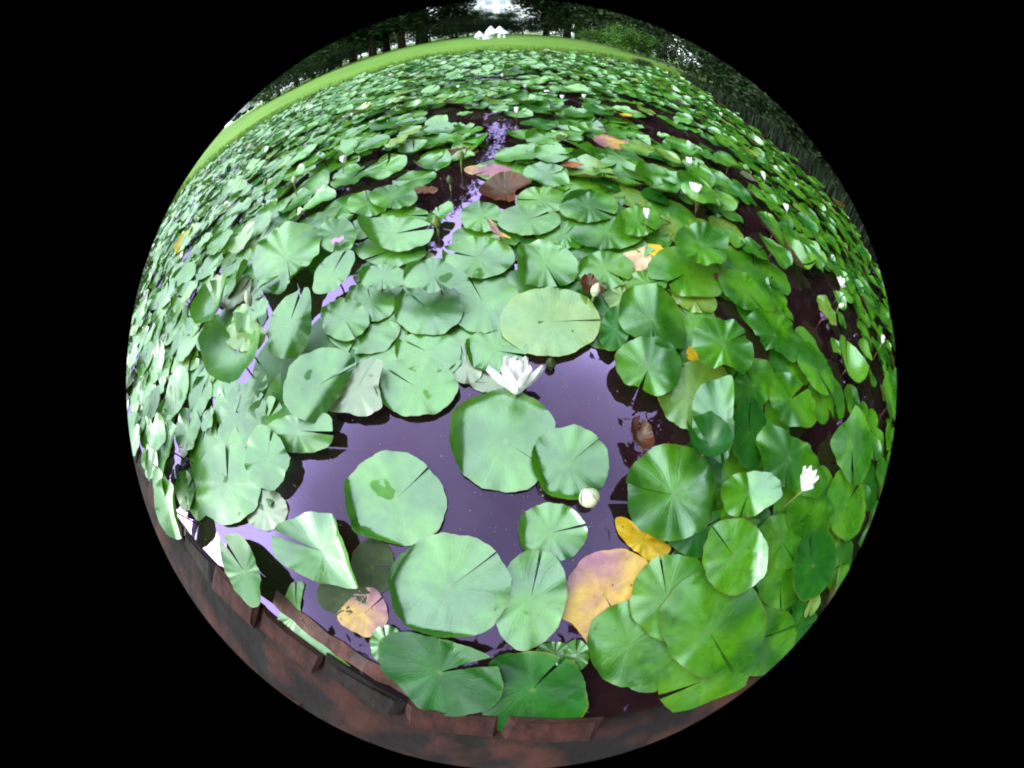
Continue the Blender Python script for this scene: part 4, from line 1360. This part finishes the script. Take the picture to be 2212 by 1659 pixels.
# left-to-right row beyond the lawn: (picture column, distance, proto, scale, label)
def dirx(u):
    d = ray(u, 70 + abs(u - 1106) ** 2 * .00046)
    return Vector((d.x, d.y, 0)).normalized()
ROW = [(575, 52, protoB, .8, 'dark tree at the left end, behind the vans'), (600, 34, protoC, .8, 'low bushy tree right of the pale vans'),
       (640, 46, protoA, 1.0, 'dark tree with a gap of sky above, left'), (675, 38, protoC, .9, 'light edged bushy tree at left by the sky strip'),
       (715, 44, protoA, 1.05, 'dark tree beside the row of bare trunks'), (762, 42, protoB, 1.0, 'leftmost of the trees with bare trunks'),
       (805, 40, protoA, 1.1, 'second bare trunk tree from the left'), (835, 46, protoB, 1.0, 'tree with a slim trunk against the light gap'),
       (868, 41, protoA, 1.1, 'tree with the clearest dark trunk at upper left'), (905, 48, protoB, 1.0, 'tall dark tree left of the mushroom ornaments'),
       (918, 44, protoA, 1.0, 'dark tree above the left lawn corner'), (985, 50, protoC, .7, 'dark bushy tree left of the mushroom ornaments'),
       (1035, 55, protoC, .5, 'low green tree behind the mushroom ornaments'), (1095, 56, protoC, .5, 'low green tree under the pale building'),
       (1180, 50, protoB, .9, 'dark tree right of the pale building'), (1225, 46, protoB, 1.0, 'black looking tree at the top, right of centre'),
       (1250, 42, protoA, 1.1, 'tree with a lighter lower bough, top right'), (1300, 40, protoB, 1.0, 'dense dark tree above the right lawn'),
       (1345, 36, protoB, .9, 'dense tree above the bright right bough'), (1390, 32, protoA, 1.0, 'dark tree at the right end of the lawn'),
       (1430, 28, protoB, .9, 'large dark tree closing the lawn at right')]
for i, (u, d, pr, sc, lab) in enumerate(ROW):
    v = dirx(u) * d * .72
    place(pr, (v.x, v.y, .38), i * 1.3, sc, lab, 'tree', G1)
for i, (u, d, pr, sc, lab) in enumerate([
        (1010, 48, protoS, 1.2, 'round dark shrub left of the mushroom ornaments'), (1060, 58, protoS, 1.3, 'dark shrub behind the mushroom ornaments'),
        (1130, 58, protoS, 1.5, 'dark shrub right behind the ornaments'), (1180, 52, protoS, 1.5, 'dark shrub at the top of the lawn, right of centre'),
        (1225, 47, protoS, 1.6, 'broad dark shrub under the top right trees'), (1275, 36, protoL, .5, 'bright green shrub in the dark at top right'),
        (1330, 30, protoL, .75, 'bright leafy bush near the right lawn end'), (1370, 24, protoL, .8, 'long bright bush right of the lawn end'),
        (1300, 40, protoS, 1.5, 'dark shrub between the two bright bushes'), (1350, 33, protoS, 1.4, 'dark shrub below the right trees'),
        (1400, 27, protoS, 1.3, 'dark shrub at the lawn corner'), (640, 34, protoS, 1.1, 'dark shrub at the left lawn edge'),
        (700, 38, protoS, 1.2, 'dark shrub left of the bare trunks'), (735, 41, protoS, 1.2, 'low shrub under the left trees'),
        (930, 44, protoS, 1.2, 'dark shrub right of the bare trunks'), (975, 46, protoS, 1.4, 'dark shrub under the tree left of the ornaments')]):
    v = dirx(u) * d * .66
    place(pr, (v.x, v.y, .32), i * 2.1, sc, lab, 'shrub', G3)
for i, (u, d) in enumerate([(690, 44), (735, 46), (780, 46), (825, 46), (870, 46)]):
    v = dirx(u) * d
    place(protoL, (v.x, v.y, .4), i * 1.1, 1.9, ['leftmost', 'second', 'third', 'fourth', 'rightmost'][i] + ' of the five light bushes seen between the bare trunks', 'shrub', 'light bushes behind the bare trunks')
# right bank, close to the water
RB = [(8.4, 15.2, protoD, 1.2, 'dark tree filling the corner behind the lawn end'), (9.6, 11.0, protoD, 1.1, 'dark tree behind the far right bank'),
      (7.4, 12.4, protoD, 1.0, 'tree where the lawn meets the dark right bank'), (7.2, 9.6, protoD, 1.1, 'dark tree over the far right bank'),
      (6.9, 7.0, protoD, 1.05, 'big dark tree on the right bank'), (6.8, 4.4, protoD, 1.0, 'dark tree overhanging the right water'),
      (6.8, 1.8, protoD, 1.1, 'dark tree on the near right bank'), (6.2, -1.2, protoD, 1.0, 'dark tree at the right rim of the view'),
      (4.8, -4.0, protoD, 1.1, 'dark tree behind the lower right corner'), (1.0, -4.9, protoD, 1.0, 'unseen tree added behind where one stands to darken the near water'),  # last one is out of view, added to darken near water and pads
      (-2.8, -5.4, protoD, .9, 'unseen tree added behind the lower left pond rim to dim the bottom pads')]  # also unseen, added to block sky light from the bottom pads
RB = [(x + .1, y, pr, sc * .92, lab) for x, y, pr, sc, lab in RB]
for i, (x, y, pr, sc, lab) in enumerate(RB):
    place(pr, (x, y, .1), 2 + i * 1.9, sc, lab, 'tree', G2)
for i, (x, y, sc) in enumerate([(5.9, 10.6, 1.2), (5.9, 9.0, 1.1), (5.8, 7.4, 1.1), (5.5, 6.0, 1.1), (5.4, 4.6, 1.1), (5.5, 3.3, 1.1), (5.4, 2.0, 1.0), (5.0, .7, 1.0), (4.4, -.6, 1.0)]):
    place(protoS, (x, y, 0), i * 1.7, sc, ['overhanging dark bush at the lawn corner of the right bank', 'second dark bush along the right bank from the lawn', 'third dark bush along the right bank from the lawn',
          'middle dark bush of the right bank, behind the far white lily', 'dark bush just right of the middle one on the bank', 'dark bush where the right bank nears the lens edge',
          'dark bush at the right lens edge', 'dark bush behind the right edge pads', 'nearest dark bush on the right bank'][i], 'shrub', 'bushes on the right bank')

# ------------------------------------------------------------------ mushroom ornaments
m_mush = mat('white_painted_concrete', (.80, .80, .82), .5, 1.45, 8, .08)
def lathe(prof, seg=28):
    V, Fc = [], []
    for r, z in prof:
        for k in range(seg):
            a = 2 * PI * k / seg
            V.append((r * math.cos(a), r * math.sin(a), z))
    for i in range(len(prof) - 1):
        for k in range(seg):
            a = i * seg + k; b = i * seg + (k + 1) % seg
            Fc.append((a, b, b + seg, a + seg))
    return V, Fc


def mushroom(u, v, dist, H_, capR, capH, stR, label):
    d = ray(u, v); d = Vector((d.x, d.y, 0)).normalized() * dist
    t = empty('mushroom_ornament', (d.x, d.y, .27))
    tag(t, label, 'mushroom ornament', 'white mushroom ornaments on the lawn')
    zc = H_ - capH
    v_, f_ = lathe([(stR * 1.15, 0), (stR, .1 * zc), (stR * .8, zc), (stR * .7, zc + .05)])
    mesh_obj('stem', v_, f_, m_mush, t)
    pr = [(stR * .7, zc + .04), (capR * .8, zc - .02), (capR, zc + .02)]
    for i in range(1, 11):
        f = i / 10
        pr.append((capR * (1 - f ** 1.7) + .001, zc + .02 + capH * f))
    v_, f_ = lathe(pr)
    mesh_obj('cap', v_, f_, m_mush, t)


DM = 18
mushroom(1061, 90, DM + .5, 1.02, .30, .72, .15, 'tallest white mushroom ornament, middle of the cluster')
mushroom(1080, 90, DM + .2, .97, .27, .55, .11, 'tall white mushroom ornament on the right')
mushroom(1090, 91, DM, .60, .24, .26, .07, 'small white mushroom at the right end of the cluster')
mushroom(1036, 90, DM, .64, .24, .48, .13, 'low white mushroom at the left of the cluster')
mushroom(1052, 93, DM - .8, .40, .19, .20, .20, 'stubby barrel shaped mushroom in front of the tallest')

# ------------------------------------------------------------------ pale vans at the left, pale building behind the trees
m_white = mat('van_white', (.72, .74, .78), .3, 1.5, 2, .08)
m_tyre = mat('tyre_black', (.02, .02, .02), .8)
m_glass = mat('van_glass', (.02, .025, .03), .08, 1.5)
def van(loc, rz, label):
    t = empty('parked_van', loc, rz)
    tag(t, label, 'van', 'pale vans parked beyond the lawn')
    prof = [(-2.5, .35), (-2.5, 1.9), (-2.4, 2.15), (1.2, 2.2), (1.6, 2.1), (2.1, 1.3), (2.5, 1.1), (2.6, .9), (2.6, .35)]
    V = [(x, -.95, z) for x, z in prof] + [(x, .95, z) for x, z in prof]
    k = len(prof)
    Fc = [tuple(range(k)), tuple(range(k, 2 * k))[::-1]] + [(i, i + k, (i + 1) % k + k, (i + 1) % k) for i in range(k)]
    o = mesh_obj('body', V, Fc, m_white, t, smooth=False)
    md = o.modifiers.new('bevel', 'BEVEL'); md.width = .08; md.segments = 3
    for s in (-1, 1):
        y = s * .956
        mesh_obj('window', [(1.0, y, 1.3), (1.9, y, 1.3), (1.55, y, 1.9), (1.0, y, 1.9)], [(0, 1, 2, 3)], m_glass, t, smooth=False)
        for x in (-1.6, 1.7):
            v_, f_ = tube([(x, s * .78, .35), (x, s * .98, .35)], [.35, .35], 16)
            w = mesh_obj('wheel', v_, f_, m_tyre, t)
    mesh_obj('windscreen', [(1.66, -.8, 2.04), (1.66, .8, 2.04), (2.12, .8, 1.33), (2.12, -.8, 1.33)], [(0, 1, 2, 3)], m_glass, t, smooth=False)
    return t


def ang_loc(u, v, dist, z=.35):
    d = ray(u, v); d = Vector((d.x, d.y, 0)).normalized() * dist
    return (d.x, d.y, z)
van(ang_loc(505, 272, 34, .6), 1.1, 'pale van parked at the far left, nearer the lens edge')
van(ang_loc(545, 240, 34, .6), .9, 'pale van parked right of the other, by the dark trees')

m_wall = mat('building_pale', (.62, .58, .62), .8, 1.4, 1, .1)
m_roof = mat('building_roof', (.35, .34, .38), .8)
m_win = mat('window_glass', (.34, .36, .44), .1, 1.5)
bl = empty('pale_building', ang_loc(1072, 10, 85, .4), .12)
tag(bl, 'pale building glimpsed between the trees at the very top', 'building')
def box(x0, x1, y0, y1, z0, z1):
    V = [(x, y, z) for z in (z0, z1) for x, y in ((x0, y0), (x1, y0), (x1, y1), (x0, y1))]
    return V, [(3, 2, 1, 0), (4, 5, 6, 7), (0, 1, 5, 4), (1, 2, 6, 5), (2, 3, 7, 6), (3, 0, 4, 7)]
v_, f_ = box(-9, 9, 0, 10, 0, 14); mesh_obj('wall', v_, f_, m_wall, bl, smooth=False)
v_, f_ = box(-9.6, 9.6, -.6, 10.6, 14.003, 14.6); mesh_obj('roof', v_, f_, m_roof, bl, smooth=False)
for fl in range(4):
    for k in range(6):
        x = -7.6 + k * 3
        v_, f_ = box(x - .7, x + .7, -.05, .02, 1.2 + fl * 3.3, 2.9 + fl * 3.3)
        mesh_obj('window', v_, f_, m_win, bl, smooth=False)
